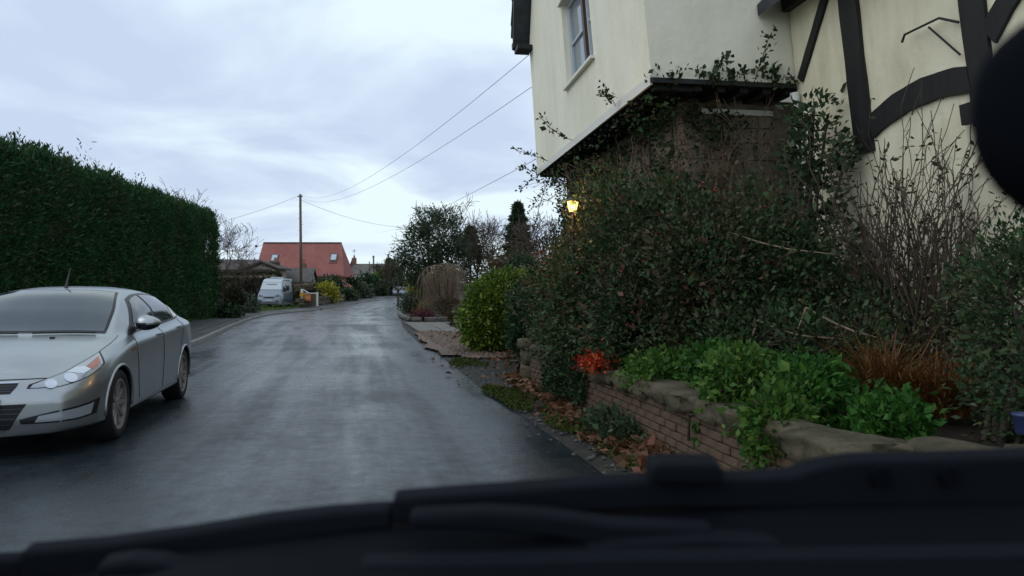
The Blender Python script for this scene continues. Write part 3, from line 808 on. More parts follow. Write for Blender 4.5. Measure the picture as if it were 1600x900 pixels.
b = MB(); b.tube([HP(ys2s(6.82), TW - .05, 3.83), HP(ys2s(7.0), TW - .09, 3.93), HP(ys2s(7.45), TW - .10, 3.93), HP(ys2s(7.5), TW - .10, 3.87)], 0.012, 6)
b.tube([HP(ys2s(6.85), TW - .05, 3.55), HP(ys2s(7.15), TW - .08, 3.9)], 0.010, 6)
b.build('iron_bracket', MATS['timber'], house)
# painted brick courses showing through the render, lower wing wall
for i in range(5):
    for k in range(9):
        if rh.random() < .45: continue
        sa = ys2s(8.1) - k * .36 - (.18 if i % 2 else 0); za = 2.15 + i * .17
        hbox('painted_stone', sa - .33, sa, TW - rh.uniform(.006, .016), TW + .01, za, za + .155, MATS['render_white'])
# small ground-floor window glimpsed through the leaves
gw = hbox('window', 2.75, 3.35, J - .05, J - .012, 2.86, 3.34, MATS['white_paint'])
hbox('pane', 2.80, 3.30, J - .058, J - .052, 2.90, 3.30, MATS['glass_pale'], gw)
hbox('glazing_bar', 3.035, 3.065, J - .068, J - .06, 2.90, 3.30, MATS['white_paint'], gw)

# wall lantern, lit
lan = W(895, 322, 9.7)
lt = thing('garden_lantern', 'lit yellow lantern on an iron post among the leaves', 'lantern', (lan.x, lan.y, .5))
mat('iron', (0.012, 0.012, 0.013), 0.5, 0.4)
lg = mat('lamp_glass', (1.0, 0.6, 0.2), 0.3)
BS(lg).inputs['Emission Color'].default_value = (1.0, 0.50, 0.13, 1); BS(lg).inputs['Emission Strength'].default_value = 4.5
b = MB(); b.lathe(lan, [(0.0000, -0.0936), (0.0360, -0.0936), (0.0432, -0.0720), (0.0396, -0.0684)], 6, 'z'); b.build('base', MATS['iron'], lt)
b = MB(); b.lathe(lan, [(0.0418, -0.0684), (0.0720, 0.0612)], 6, 'z'); b.build('glass', lg, lt)
b = MB(); b.lathe(lan, [(0.0828, 0.0612), (0.0828, 0.0706), (0.0432, 0.1152), (0.0180, 0.1260), (0.0144, 0.1512), (0.0000, 0.1584)], 6, 'z'); b.build('cap', MATS['iron'], lt)
b = MB()
for k_ in range(6):
    a = math.pi / 3 * k_; b.tube([lan + Vector((0.0432 * math.cos(a), 0.0432 * math.sin(a), -0.0684)), lan + Vector((0.0742 * math.cos(a), 0.0742 * math.sin(a), 0.0612))], 0.0043, 4)
b.build('cage', MATS['iron'], lt)
b = MB(); b.tube([(lan.x, lan.y, .45), (lan.x, lan.y, 1.5), (lan.x, lan.y, lan.z - .09)], [.035, .025, .022], 8); b.build('post', MATS['iron'], lt)
pl = bpy.data.lights.new('lantern_bulb', 'POINT'); pl.energy = 14; pl.color = (1.0, .55, .2); pl.shadow_soft_size = .05
po = bpy.data.objects.new('lantern_bulb', pl); C.objects.link(po); po.parent = lt; po.location = (-.08, -.20, lan.z - .5)
# ------------------------------------------------------------------ cars
def pchip(xk, yk):
    xk = np.array(xk, float); yk = np.array(yk, float); h = np.diff(xk); dl = np.diff(yk) / h
    m = np.zeros(len(xk))
    for i in range(1, len(xk) - 1):
        if dl[i - 1] * dl[i] > 0:
            w1, w2 = 2 * h[i] + h[i - 1], h[i] + 2 * h[i - 1]
            m[i] = (w1 + w2) / (w1 / dl[i - 1] + w2 / dl[i])
    m[0], m[-1] = dl[0], dl[-1]
    def ev(x):
        x = min(max(x, xk[0]), xk[-1]); i = min(int(np.searchsorted(xk, x, 'right')) - 1, len(h) - 1); i = max(i, 0)
        t = (x - xk[i]) / h[i]; t2, t3 = t * t, t * t * t
        return (2 * t3 - 3 * t2 + 1) * yk[i] + (t3 - 2 * t2 + t) * h[i] * m[i] + (-2 * t3 + 3 * t2) * yk[i + 1] + (t3 - t2) * h[i] * m[i + 1]
    return ev
def curve(tab):
    t = sorted(tab); return pchip([a for a, _ in t], [b for _, b in t])
LEN = 4.66                                              # lofted length behind the bowed nose
# half-width and height of the long lines of the body; x runs from the nose to the tail
yl = {
 1: curve([(0, .58), (.3, .70), (1, .76), (3.9, .76), (4.4, .70), (LEN, .56)]),
 2: curve([(0, .66), (.12, .76), (.35, .86), (.8, .905), (2.3, .90), (3.9, .905), (4.35, .85), (LEN, .66)]),
 3: curve([(0, .67), (.12, .775), (.35, .87), (.8, .925), (2.3, .925), (3.9, .925), (4.35, .87), (LEN, .68)]),
 4: curve([(0, .66), (.12, .765), (.35, .865), (.8, .925), (2.3, .935), (3.9, .93), (4.35, .88), (LEN, .70)]),
 5: curve([(0, .62), (.12, .725), (.35, .83), (.8, .90), (1.3, .915), (2.3, .925), (3.6, .93), (4.1, .90), (4.4, .845), (LEN, .70)]),
 6: curve([(0, .52), (.12, .62), (.35, .72), (.8, .81), (1.25, .86), (2.3, .865), (3.4, .86), (4.0, .82), (4.4, .74), (LEN, .64)]),
 7: curve([(0, .44), (.12, .53), (.35, .63), (.8, .72), (1.2, .775), (1.5, .80), (2.3, .785), (3.3, .775), (3.9, .72), (4.3, .65), (LEN, .56)]),
 8: curve([(0, .36), (.12, .45), (.35, .54), (.8, .63), (1.15, .69), (1.5, .68), (1.95, .62), (2.3, .60), (3.2, .60), (3.7, .575), (4.2, .55), (LEN, .48)]),
 9: curve([(0, .2), (.8, .34), (1.15, .38), (1.95, .34), (3.3, .33), (LEN, .26)]),
}
zl = {
 0: curve([(0, .21), (.5, .20), (4.2, .22), (LEN, .30)]),
 1: curve([(0, .21), (.5, .20), (4.2, .22), (LEN, .30)]),
 2: curve([(0, .25), (.5, .25), (4.2, .27), (LEN, .36)]),
 3: curve([(0, .42), (.6, .44), (4, .47), (LEN, .52)]),
 4: curve([(0, .555), (.6, .63), (2, .70), (4, .76), (LEN, .74)]),
 5: curve([(0, .635), (.35, .73), (.8, .83), (1.3, .895), (2.3, .935), (3.6, .985), (4.2, 1.0), (LEN, .95)]),
 6: curve([(0, .70), (.35, .80), (.8, .90), (1.25, .965), (2.3, 1.005), (3.4, 1.05), (4.0, 1.075), (4.4, 1.07), (LEN, 1.03)]),
 7: curve([(0, .725), (.35, .83), (.8, .93), (1.2, .99), (1.5, 1.07), (1.95, 1.21), (2.3, 1.245), (3.2, 1.25), (3.7, 1.21), (4.2, 1.12), (4.4, 1.10), (LEN, 1.06)]),
 8: curve([(0, .74), (.35, .85), (.8, .945), (1.12, .995), (1.5, 1.20), (1.85, 1.36), (2.2, 1.425), (2.6, 1.44), (3.2, 1.405), (3.7, 1.29), (4.2, 1.14), (4.4, 1.11), (LEN, 1.08)]),
 9: curve([(0, .755), (.35, .868), (.8, .96), (1.08, 1.005), (1.5, 1.245), (1.85, 1.41), (2.2, 1.475), (2.6, 1.49), (3.2, 1.455), (3.7, 1.335), (4.2, 1.155), (4.4, 1.12), (LEN, 1.085)]),
 10: curve([(0, .76), (.35, .875), (.8, .965), (1.05, 1.005), (1.5, 1.255), (1.85, 1.42), (2.2, 1.485), (2.6, 1.50), (3.2, 1.465), (3.7, 1.345), (4.2, 1.16), (4.4, 1.12), (LEN, 1.085)]),
}
XN = -0.95 + 0.12                                       # nose offset from the front axle
def sect(x, v):
    ys = [0.0] + [yl[i](x) for i in range(1, 10)] + [0.0]; zs = [zl[i](x) for i in range(11)]
    i = min(int(v), 9); t = v - i
    def h(a):
        p0, p1, p2, p3 = a[max(i - 1, 0)], a[i], a[i + 1], a[min(i + 2, 10)]
        cr = 0.5 * ((2 * p1) + (-p0 + p2) * t + (2 * p0 - 5 * p1 + 4 * p2 - p3) * t * t + (-p0 + 3 * p1 - 3 * p2 + p3) * t ** 3)
        return 0.55 * cr + 0.45 * (p1 + (p2 - p1) * t)
    return h(ys), h(zs)
def SURF(u, v):
    """u in [-1,0): bowed nose, [0,LEN]: loft, (LEN,LEN+1]: tail"""
    if u < 0:
        f = 1 + u; y, z = sect(0, v); x = -0.13 * (1 - f * f); y *= f
    elif u > LEN:
        f = 1 - (u - LEN); y, z = sect(LEN, v); x = LEN + 0.10 * (1 - f * f); y *= f
    else:
        y, z = sect(u, v); x = u; f = 1
    if x < .8: x += 0.42 * max(0, z - .50) * max(0, 1 - max(x, 0) / .8) ** 2 + 0.25 * max(0, .34 - z) * max(0, 1 - max(x, 0) / .8) ** 2
    return Vector((x + XN, y, z * 0.978))
def SN(u, v, e=0.01):
    v0, v1 = max(v - e, 0), min(v + e, 10)
    a = SURF(u + e, v) - SURF(u - e, v); b = SURF(u, v1) - SURF(u, v0)
    n = a.cross(b)
    if n.length < 1e-9: return Vector((0, 0, 1))
    n.normalize()
    return n
US = list(np.linspace(-1, 0, 9))[:-1] + list(np.linspace(0, 1.0, 19))[:-1] + list(np.linspace(1.0, LEN, 56)) + list(np.linspace(LEN, LEN + 1, 7))[1:]
VS = list(np.linspace(0, 10, 61))
def loft_mesh():
    bm = bmesh.new(); grid = {}
    for i, u in enumerate(US):
        for j, v_ in enumerate(VS):
            p = SURF(u, v_)
            for sgn in (1, -1):
                if abs(p.y) < 1e-5:
                    if sgn == -1: grid[i, j, -1] = grid[i, j, 1]; continue
                    grid[i, j, 1] = bm.verts.new((p.x, 0, p.z))
                else: grid[i, j, sgn] = bm.verts.new((p.x, p.y * sgn, p.z))
    for i in range(len(US) - 1):
        for j in range(len(VS) - 1):
            for sgn in (1, -1):
                q = [grid[i, j, sgn], grid[i + 1, j, sgn], grid[i + 1, j + 1, sgn], grid[i, j + 1, sgn]]
                if sgn == -1: q = q[::-1]
                qq = []
                for w_ in q:
                    if w_ not in qq: qq.append(w_)
                if len(qq) >= 3:
                    try: bm.faces.new(qq)
                    except ValueError: pass
    bmesh.ops.remove_doubles(bm, verts=bm.verts[:], dist=1e-5)
    bmesh.ops.recalc_face_normals(bm, faces=bm.faces[:])
    return bm
def patch(lo, hi, off=0.004, nu=14, nv=7, sides=(1, -1), mb=None):
    """ruled patch on the body between two (u,v) polylines, lifted off it"""
    mb = mb or MB()
    def along(pl, t):
        s = t * (len(pl) - 1); i = min(int(s), len(pl) - 2); q = s - i
        return (pl[i][0] * (1 - q) + pl[i + 1][0] * q, pl[i][1] * (1 - q) + pl[i + 1][1] * q)
    pts = []
    for i in range(nu + 1):
        a, b = along(lo, i / nu), along(hi, i / nu)
        for j in range(nv + 1):
            q = j / nv; u, v_ = a[0] * (1 - q) + b[0] * q, a[1] * (1 - q) + b[1] * q
            n_ = SN(u, v_); p = SURF(u, v_)
            if n_.dot(Vector((0, p.y, p.z - .6)) + Vector(((-1 if u < .3 else (1 if u > LEN - .2 else 0)), 0, 0))) < 0: n_ = -n_
            pts.append(p + n_ * off)
    fs = [(i * (nv + 1) + j, (i + 1) * (nv + 1) + j, (i + 1) * (nv + 1) + j + 1, i * (nv + 1) + j + 1) for i in range(nu) for j in range(nv)]
    for s_ in sides:
        mb.add([(p.x, p.y * s_, p.z) for p in pts], fs if s_ == 1 else [q[::-1] for q in fs])
    return mb
def linestrip(pl, r=0.004, off=0.001, sides=(1, -1), n=40, sub=5, mb=None):
    mb = mb or MB(); pts = []
    for i in range(n + 1):
        s = i / n * (len(pl) - 1); k = min(int(s), len(pl) - 2); q = s - k
        u, v_ = pl[k][0] * (1 - q) + pl[k + 1][0] * q, pl[k][1] * (1 - q) + pl[k + 1][1] * q
        pts.append(SURF(u, v_) + Vector((0, 0, 0)))
    for s_ in sides: mb.tube([(p.x, p.y * s_, p.z) for p in pts], r, sub, cap=False)
    return mb
pm = noisy('silver_paint', [(0.3, (0.38, 0.395, 0.395)), (0.7, (0.44, 0.455, 0.455))], 2.0, 0.30, 0.5, metal=0.8)
BS(pm).inputs['Specular Tint'].default_value = (.6, .65, .7, 1); BS(pm).inputs['Coat Weight'].default_value = 0.25; BS(pm).inputs['Coat Roughness'].default_value = 0.06
noisy('silver_lower', [(0.3, (0.16, 0.17, 0.18)), (0.7, (0.26, 0.275, 0.29))], 4.0, 0.45, 0.5, metal=0.6)
mat('car_glass', (0.022, 0.032, 0.036), 0.04, 0, 0.5, Coat_Weight=0.1)
mat('car_screen', (0.032, 0.048, 0.05), 0.04, 0, 0.75, Coat_Weight=0.3)
mat('black_trim', (0.012, 0.013, 0.015), 0.45, 0, 0.4)
mat('rubber', (0.014, 0.014, 0.015), 0.75, 0, 0.3)
noisy('dirty_alloy', [(0.3, (0.15, 0.13, 0.115)), (0.7, (0.36, 0.34, 0.32))], 9, 0.5, 0.5, metal=0.5)
mat('lamp_clear', (0.40, 0.43, 0.45), 0.10, 0.25, 0.9, Coat_Weight=1.0)
mat('lamp_bowl', (0.62, 0.65, 0.68), 0.15, 0.9, 0.5)
mat('lamp_dark', (0.06, 0.065, 0.07), 0.15, 0.3, 0.8)
mat('lamp_amber', (0.40, 0.09, 0.02), 0.2, 0, 0.7, Coat_Weight=1.0)
mat('lamp_red', (0.25, 0.01, 0.012), 0.2, 0, 0.7, Coat_Weight=1.0)
mat('chrome', (0.62, 0.64, 0.66), 0.12, 1.0, 0.5)
CAR_DIR = math.atan2(0.978, -0.208)
car = thing('parked_car', 'silver four-door car parked on the left, facing the camera', 'car', (-4.62, 7.13, 0.035), rz=CAR_DIR)
def wheel(x, y, sgn, R_, rr, wd, parent, tyre_m, rim_m, spokes=10):
    """tyre and alloy rim; sgn = side the rim faces"""
    t = MB(); t.lathe((0, 0, 0), [(rr, -wd * .46), (rr + .015, -wd / 2), (R_ - .03, -wd / 2), (R_ - .008, -wd * .42), (R_, -wd * .25), (R_, wd * .25), (R_ - .008, wd * .42), (R_ - .03, wd / 2), (rr + .015, wd / 2), (rr, wd * .46), (rr, -wd * .46)], 40, 'y')
    w_ = t.build('wheel', tyre_m, parent, local=True, smooth=True); w_.location = (x, y, R_)
    r = MB(); fo = sgn * wd * .46; inn = sgn * wd * .05
    r.lathe((0, 0, 0), [(rr + .012, fo), (rr + .004, fo + sgn * .006), (rr - .018, fo), (rr - .03, inn), (rr - .03, -fo)], 40, 'y')
    for k in range(spokes):
        a = 2 * math.pi * k / spokes; c, s = math.cos(a), math.sin(a); tw = .035 if spokes > 6 else .05
        ax = Vector((c, 0, s)); tg = Vector((-s, 0, c)); yv = Vector((0, 1, 0))
        p = []
        for (ra, hw, ya, yb) in ((.05, tw * .9, fo * .78, fo * .45), (rr - .012, tw * .62, fo * .93, fo * .45)):
            p.append([ax * ra + tg * hw + yv * yb, ax * ra - tg * hw + yv * yb, ax * ra - tg * hw * .6 + yv * ya, ax * ra + tg * hw * .6 + yv * ya])
        q = p[0] + p[1]
        r.add(q, [(0, 1, 2, 3), (7, 6, 5, 4), (0, 4, 5, 1), (1, 5, 6, 2), (2, 6, 7, 3), (3, 7, 4, 0)])
    r.lathe((0, 0, 0), [(.0, fo * .86), (.045, fo * .86), (.07, fo * .78), (.075, fo * .4)], 20, 'y')
    ro = r.build('rim', rim_m, w_, local=True)
    dsk = MB(); dsk.lathe((0, 0, 0), [(0.0, inn * .5), (rr - .032, inn * .5)], 32, 'y'); dsk.build('brake_disc', MATS['lamp_dark'], w_, local=True)
    return w_
def cut(bm, parent, name, cutters, mats):
    for sv in ('EXACT', 'MANIFOLD', 'FAST'):
        o = cut1(bm.copy(), parent, name, cutters, mats, sv)
        if max(abs(q.co.y) for q in o.data.vertices) < .97: print('boolean', sv, len(o.data.vertices)); return o
        print('boolean failed', sv)
        bpy.data.objects.remove(o)
    return None
def cut1(bm, parent, name, cutters, mats, SOLV):
    me = bpy.data.meshes.new(name); bm.to_mesh(me); bm.free()
    for m in mats: me.materials.append(m)
    tmp = bpy.data.objects.new('tmp', me); C.objects.link(tmp)
    cos = []
    for (x, z, r) in cutters:
        cm = bpy.data.meshes.new('c'); b2 = bmesh.new()
        bmesh.ops.create_cone(b2, cap_ends=True, segments=48, radius1=r, radius2=r, depth=.5, matrix=Matrix.Translation((x, 0, z)) @ Matrix.Rotation(R(90), 4, 'X'))
        for s_ in (1, -1):
            pass
        b2.to_mesh(cm); b2.free(); cm.materials.append(mats[-1])
        for s_ in (1, -1):
            co = bpy.data.objects.new('cutter', cm); C.objects.link(co); co.location = (0, s_ * .87, 0); cos.append(co)
            md = tmp.modifiers.new('b', 'BOOLEAN'); md.object = co; md.operation = 'DIFFERENCE'; md.solver = SOLV
            try: md.material_mode = 'TRANSFER'
            except Exception: pass
    dg = bpy.context.evaluated_depsgraph_get()
    me2 = bpy.data.meshes.new_from_object(tmp.evaluated_get(dg)); me2.name = name
    for o in [tmp] + cos: bpy.data.objects.remove(o)
    o = link(name, me2, None, parent)
    return o
bm = loft_mesh()
body = cut(bm, car, 'body', [(0, .335, .365), (2.85, .335, .365)], [MATS['silver_paint'], MATS['black_trim']])
for p in body.data.polygons: p.use_smooth = True
body.data.set_sharp_from_angle(angle=R(38))
X0 = XN
def U(x): return x - X0                                 # from front-axle x to u
# glass
ws = patch([(1.20, 8.12), (1.50, 8.15), (1.80, 8.2), (2.02, 8.3)], [(1.14, 10), (1.45, 10), (1.72, 10), (1.94, 10)], .006, 16, 10).build('windscreen', MATS['car_screen'], car, local=True, smooth=True)
patch([(1.16, 8.03), (1.50, 8.05), (1.85, 8.12), (2.06, 8.2)], [(1.10, 10), (1.42, 10), (1.74, 10), (1.98, 10)], .003, 16, 10).build('windscreen_seal', MATS['black_trim'], ws, local=True, smooth=True)
patch([(3.42, 8.25), (3.7, 8.2), (4.1, 8.2)], [(3.36, 10), (3.7, 10), (4.12, 10)], .005, 10, 8).build('rear_window', MATS['car_glass'], car, local=True, smooth=True)
for s_ in (1, -1):
    fr = patch([(1.30, 6.12), (2.0, 6.12), (2.8, 6.12), (3.5, 6.16), (3.98, 6.45)], [(1.42, 6.7), (1.92, 7.82), (2.6, 7.86), (3.3, 7.84), (3.94, 6.75)], .003, 40, 8, (s_,)).build('window_surround', MATS['black_trim'], car, local=True, smooth=True)
    patch([(1.62, 6.25), (2.0, 6.24), (2.44, 6.24)], [(1.66, 6.95), (1.96, 7.64), (2.36, 7.72)], .007, 16, 8, (s_,)).build('door_window', MATS['car_glass'], car, local=True, smooth=True)
    patch([(2.53, 6.24), (3.0, 6.25), (3.36, 6.28)], [(2.45, 7.72), (2.9, 7.73), (3.22, 7.70)], .007, 16, 8, (s_,)).build('door_window', MATS['car_glass'], car, local=True, smooth=True)
    patch([(3.41, 6.30), (3.7, 6.36), (3.90, 6.5)], [(3.28, 7.62), (3.56, 7.35), (3.86, 6.72)], .007, 12, 6, (s_,)).build('quarter_window', MATS['car_glass'], car, local=True, smooth=True)
    # door mirror
    mp = SURF(1.60, 6.25); my = (mp.y + .12) * s_
    bmx = bmesh.new(); bmesh.ops.create_uvsphere(bmx, u_segments=20, v_segments=12, radius=1)
    for v_ in bmx.verts:
        c = v_.co; c.x = max(c.x, -.95); k = 1.0 if c.x < 0.35 else 1.0
        v_.co = Vector((mp.x + .02 + min(c.x, .38) * .10, my + c.y * .125, 1.075 + c.z * .078 * (1 - .25 * c.y * s_)))
    me = bpy.data.meshes.new('door_mirror'); bmx.to_mesh(me); bmx.free()
    for pz in me.polygons: pz.use_smooth = True
    me.materials.append(MATS['silver_paint']); me.materials.append(MATS['black_trim'])
    for pz in me.polygons:
        if pz.center.z < 1.065 or pz.center.x > mp.x + .052: pz.material_index = 1
    mo = link('door_mirror', me, None, car)
    MB().hexa([(mp.x - .03, (mp.y - .03) * s_, .995), (mp.x + .05, (mp.y - .03) * s_, .995), (mp.x + .05, my, 1.03), (mp.x - .02, my, 1.03), (mp.x - .03, (mp.y - .03) * s_, 1.03), (mp.x + .05, (mp.y - .03) * s_, 1.03), (mp.x + .05, my, 1.06), (mp.x - .02, my, 1.06)]).build('mirror_stalk', MATS['black_trim'], mo, local=True)
    # headlamp: clear lens, bright bowls, amber corner
    hl = patch([(-.30, 4.66), (-.02, 4.66), (.22, 4.74), (.47, 5.02)], [(-.26, 5.0), (-.02, 5.62), (.26, 5.9), (.60, 5.93)], .005, 22, 8, (s_,)).build('headlight', MATS['lamp_clear'], car, local=True, smooth=True)
    patch([(-.34, 4.60), (-.02, 4.60), (.22, 4.68), (.50, 4.96)], [(-.30, 5.06), (-.02, 5.69), (.26, 5.97), (.64, 6.0)], .002, 22, 8, (s_,)).build('headlight_rim', MATS['black_trim'], hl, local=True, smooth=True)
    patch([(.30, 5.06), (.38, 5.1), (.46, 5.2)], [(.30, 5.50), (.42, 5.60), (.54, 5.72)], .008, 8, 5, (s_,)).build('indicator', MATS['lamp_amber'], hl, local=True, smooth=True)
    for (uc, vc, rr_) in ((-.06, 5.0, .046), (.10, 5.16, .055)):
        c = SURF(uc, vc); n_ = SN(uc, vc); n_ = n_ if n_.x < 0 else -n_
        c = Vector((c.x, c.y, c.z)) + n_ * .007; tq = n_.to_track_quat('Z', 'Y').to_matrix()
        pts = [(0, 0)] + [(rr_ * math.cos(a_), rr_ * math.sin(a_)) for a_ in np.linspace(0, 2 * math.pi, 17)[:-1]]
        vv = [c + tq @ Vector((a_, b_, .006 if i_ == 0 else 0)) for i_, (a_, b_) in enumerate(pts)]
        MB().add([(p.x, p.y * s_, p.z) for p in vv], [((0, i_, i_ % 16 + 1) if s_ == 1 else (0, i_ % 16 + 1, i_)) for i_ in range(1, 17)]).build('lamp_bowl', MATS['lamp_bowl'], hl, local=True, smooth=True)
    patch([(.20, 5.06), (.26, 5.10), (.30, 5.14)], [(.12, 5.72), (.22, 5.80), (.28, 5.56)], .0075, 6, 5, (s_,)).build('lamp_bowl', MATS['lamp_bowl'], hl, local=True, smooth=True)
    # fog lamp recess
    fg = patch([(-.40, 2.40), (-.15, 2.38), (.10, 2.40), (.30, 2.52)], [(-.42, 2.62), (-.15, 2.86), (.10, 3.05), (.36, 3.25)], .003, 16, 6, (s_,)).build('fog_light', MATS['black_trim'], car, local=True, smooth=True)
    patch([(-.26, 2.46), (-.1, 2.46), (.10, 2.48), (.23, 2.56)], [(-.22, 2.74), (-.1, 2.82), (.10, 2.95), (.27, 3.08)], .006, 14, 5, (s_,)).build('fog_lens', MATS['lamp_clear'], fg, local=True, smooth=True)
    # door handles
    for uu in (2.32, 3.34):
        h = SURF(uu, 5.05); hb = MB(); n_ = SN(uu, 5.05); n_ = n_ if n_.y > 0 else -n_
        dsh = patch([(uu - .05, 4.93), (uu + .09, 4.93)], [(uu - .05, 5.12), (uu + .09, 5.12)], .002, 6, 4, (s_,)).build('handle_recess', MATS['silver_lower'], car, local=True, smooth=True)
        a, b2 = SURF(uu - .10, 5.09) + n_ * .016, SURF(uu + .10, 5.09) + n_ * .016
        hb.tube([(q.x, q.y * s_, q.z) for q in (a - n_ * .014, a.lerp(b2, .15), a.lerp(b2, .5) + n_ * .006, a.lerp(b2, .85), b2 - n_ * .014)], .013, 8)
        hb.build('door_handle', MATS['silver_paint'], car, local=True, smooth=True)
    patch([(1.19, 4.72), (1.33, 4.74)], [(1.20, 4.82), (1.34, 4.86)], .004, 4, 3, (s_,)).build('side_repeater', MATS['lamp_amber'], car, local=True, smooth=True)
    # door shut lines
    for pl_, nm in ((((1.42, 6.05), (1.38, 5.0), (1.40, 4.0), (1.44, 3.0), (1.5, 2.35)), 'door_seam'), (((2.49, 6.1), (2.49, 5.0), (2.50, 4.0), (2.50, 3.0), (2.50, 2.3)), 'door_seam'), (((3.64, 6.2), (3.60, 5.2), (3.47, 4.2), (3.38, 3.3), (3.30, 2.6)), 'door_seam'), (((1.44, 2.22), (2.4, 2.2), (3.3, 2.22)), 'sill_seam')):
        linestrip(pl_, .0045, sides=(s_,)).build(nm, MATS['black_trim'], car, local=True)
    linestrip([(.62, 6.0), (.9, 6.25), (1.1, 6.6), (1.2, 6.9)], .004, sides=(s_,)).build('bonnet_seam', MATS['black_trim'], car, local=True)
    linestrip([(-.02, 5.70), (-.5, 5.72), (-.98, 5.72)], .005, sides=(s_,)).build('bonnet_seam', MATS['black_trim'], car, local=True)
    tl = patch([(4.30, 4.9), (4.5, 4.9), (LEN + .25, 4.9)], [(4.26, 5.85), (4.5, 5.9), (LEN + .25, 5.9)], .005, 10, 6, (s_,)).build('tail_light', MATS['lamp_red'], car, local=True, smooth=True)
    # wheel-arch lips
    for xc in (0, 2.85):
        pts = []
        for k in range(25):
            a = R(-8 + k * (196 / 24)); rr_ = .372; xx, zz_ = xc + rr_ * math.cos(a), .335 + rr_ * math.sin(a)
            uu = U(xx); vv_ = 2.0
            for vt in np.linspace(2.0, 6.0, 81):
                if SURF(uu, vt).z <= zz_: vv_ = vt
            q = SURF(uu, vv_); pts.append((xx, (q.y + .001) * s_, zz_))
        MB().tube(pts, .014, 8).build('wheel_arch', MATS['silver_paint'], car, local=True, smooth=True)
# grilles, number plate, badge strip
def front(u0, u1, v0, v1, off, name, m, parent=car, nu=10, top_u=None):
    return patch([(u0, v0), (u1, v0)], [(u0 if top_u is None else top_u, v1), (u1, v1)], off, nu, 5).build(name, m, parent, local=True, smooth=True)
g1 = front(-.52, -1, 4.15, 5.25, .003, 'upper_grille', MATS['black_trim'], top_u=-.40)
front(-.40, -1, 5.26, 5.42, .012, 'chrome_strip', MATS['chrome'], g1, top_u=-.39)
for k in range(3):
    front(-.50 + .03 * k, -1, 4.35 + k * .27, 4.40 + k * .27, .012, 'grille_bar', MATS['lamp_dark'], g1)
g2 = front(-.52, -1, 2.15, 3.45, .003, 'lower_grille', MATS['black_trim'], top_u=-.34)
front(-.56, -1, 2.02, 2.16, .014, 'chrome_strip', MATS['chrome'], g2)
for k in range(4):
    front(-.50 + .04 * k, -1, 2.4 + k * .25, 2.45 + k * .25, .011, 'grille_bar', MATS['lamp_dark'], g2)
npz = MB(); pc = SURF(-1, 3.7); npz.box((pc.x - .012, 0, .475), (.012, .52, .115)); npz.build('number_plate', MATS['lamp_clear'], car, local=True)
for (x_, z_) in ((0, 0), (2.85, 0)):
    for s_ in (1, -1): wheel(x_, s_ * .80, s_, .335, .232, .225, car, MATS['rubber'], MATS['dirty_alloy'])
# roof aerial, wiper, washer jets
aq = SURF(2.16, 10); b = MB(); b.tube([aq + Vector((0, 0, -.01)), aq + Vector((.02, 0, .03)), aq + Vector((.10, 0, .16)), aq + Vector((.14, 0, .22))], [.025, .014, .006, .004], 8); b.build('aerial', MATS['black_trim'], car, local=True)
for s_ in (1, -1):
    q = SURF(.93, 9.2); MB().box((q.x, q.y * s_, q.z + .006), (.03, .04, .016)).build('washer_jet', MATS['black_trim'], car, local=True)
    b = MB(); b.tube([(lambda p, n_: p + Vector((0, 0, .018)))(Vector((SURF(1.13 - .012 * k, 8.3 + .3 * k).x, SURF(1.13 - .012 * k, 8.3 + .3 * k).y * s_, SURF(1.13 - .012 * k, 8.3 + .3 * k).z)), 0) for k in range(6)], .010, 6); b.build('wiper', MATS['black_trim'], car, local=True)
MB().box((1.45, 0, .26), (3.6, 1.45, .10)).build('underbody', MATS['black_trim'], car, local=True)
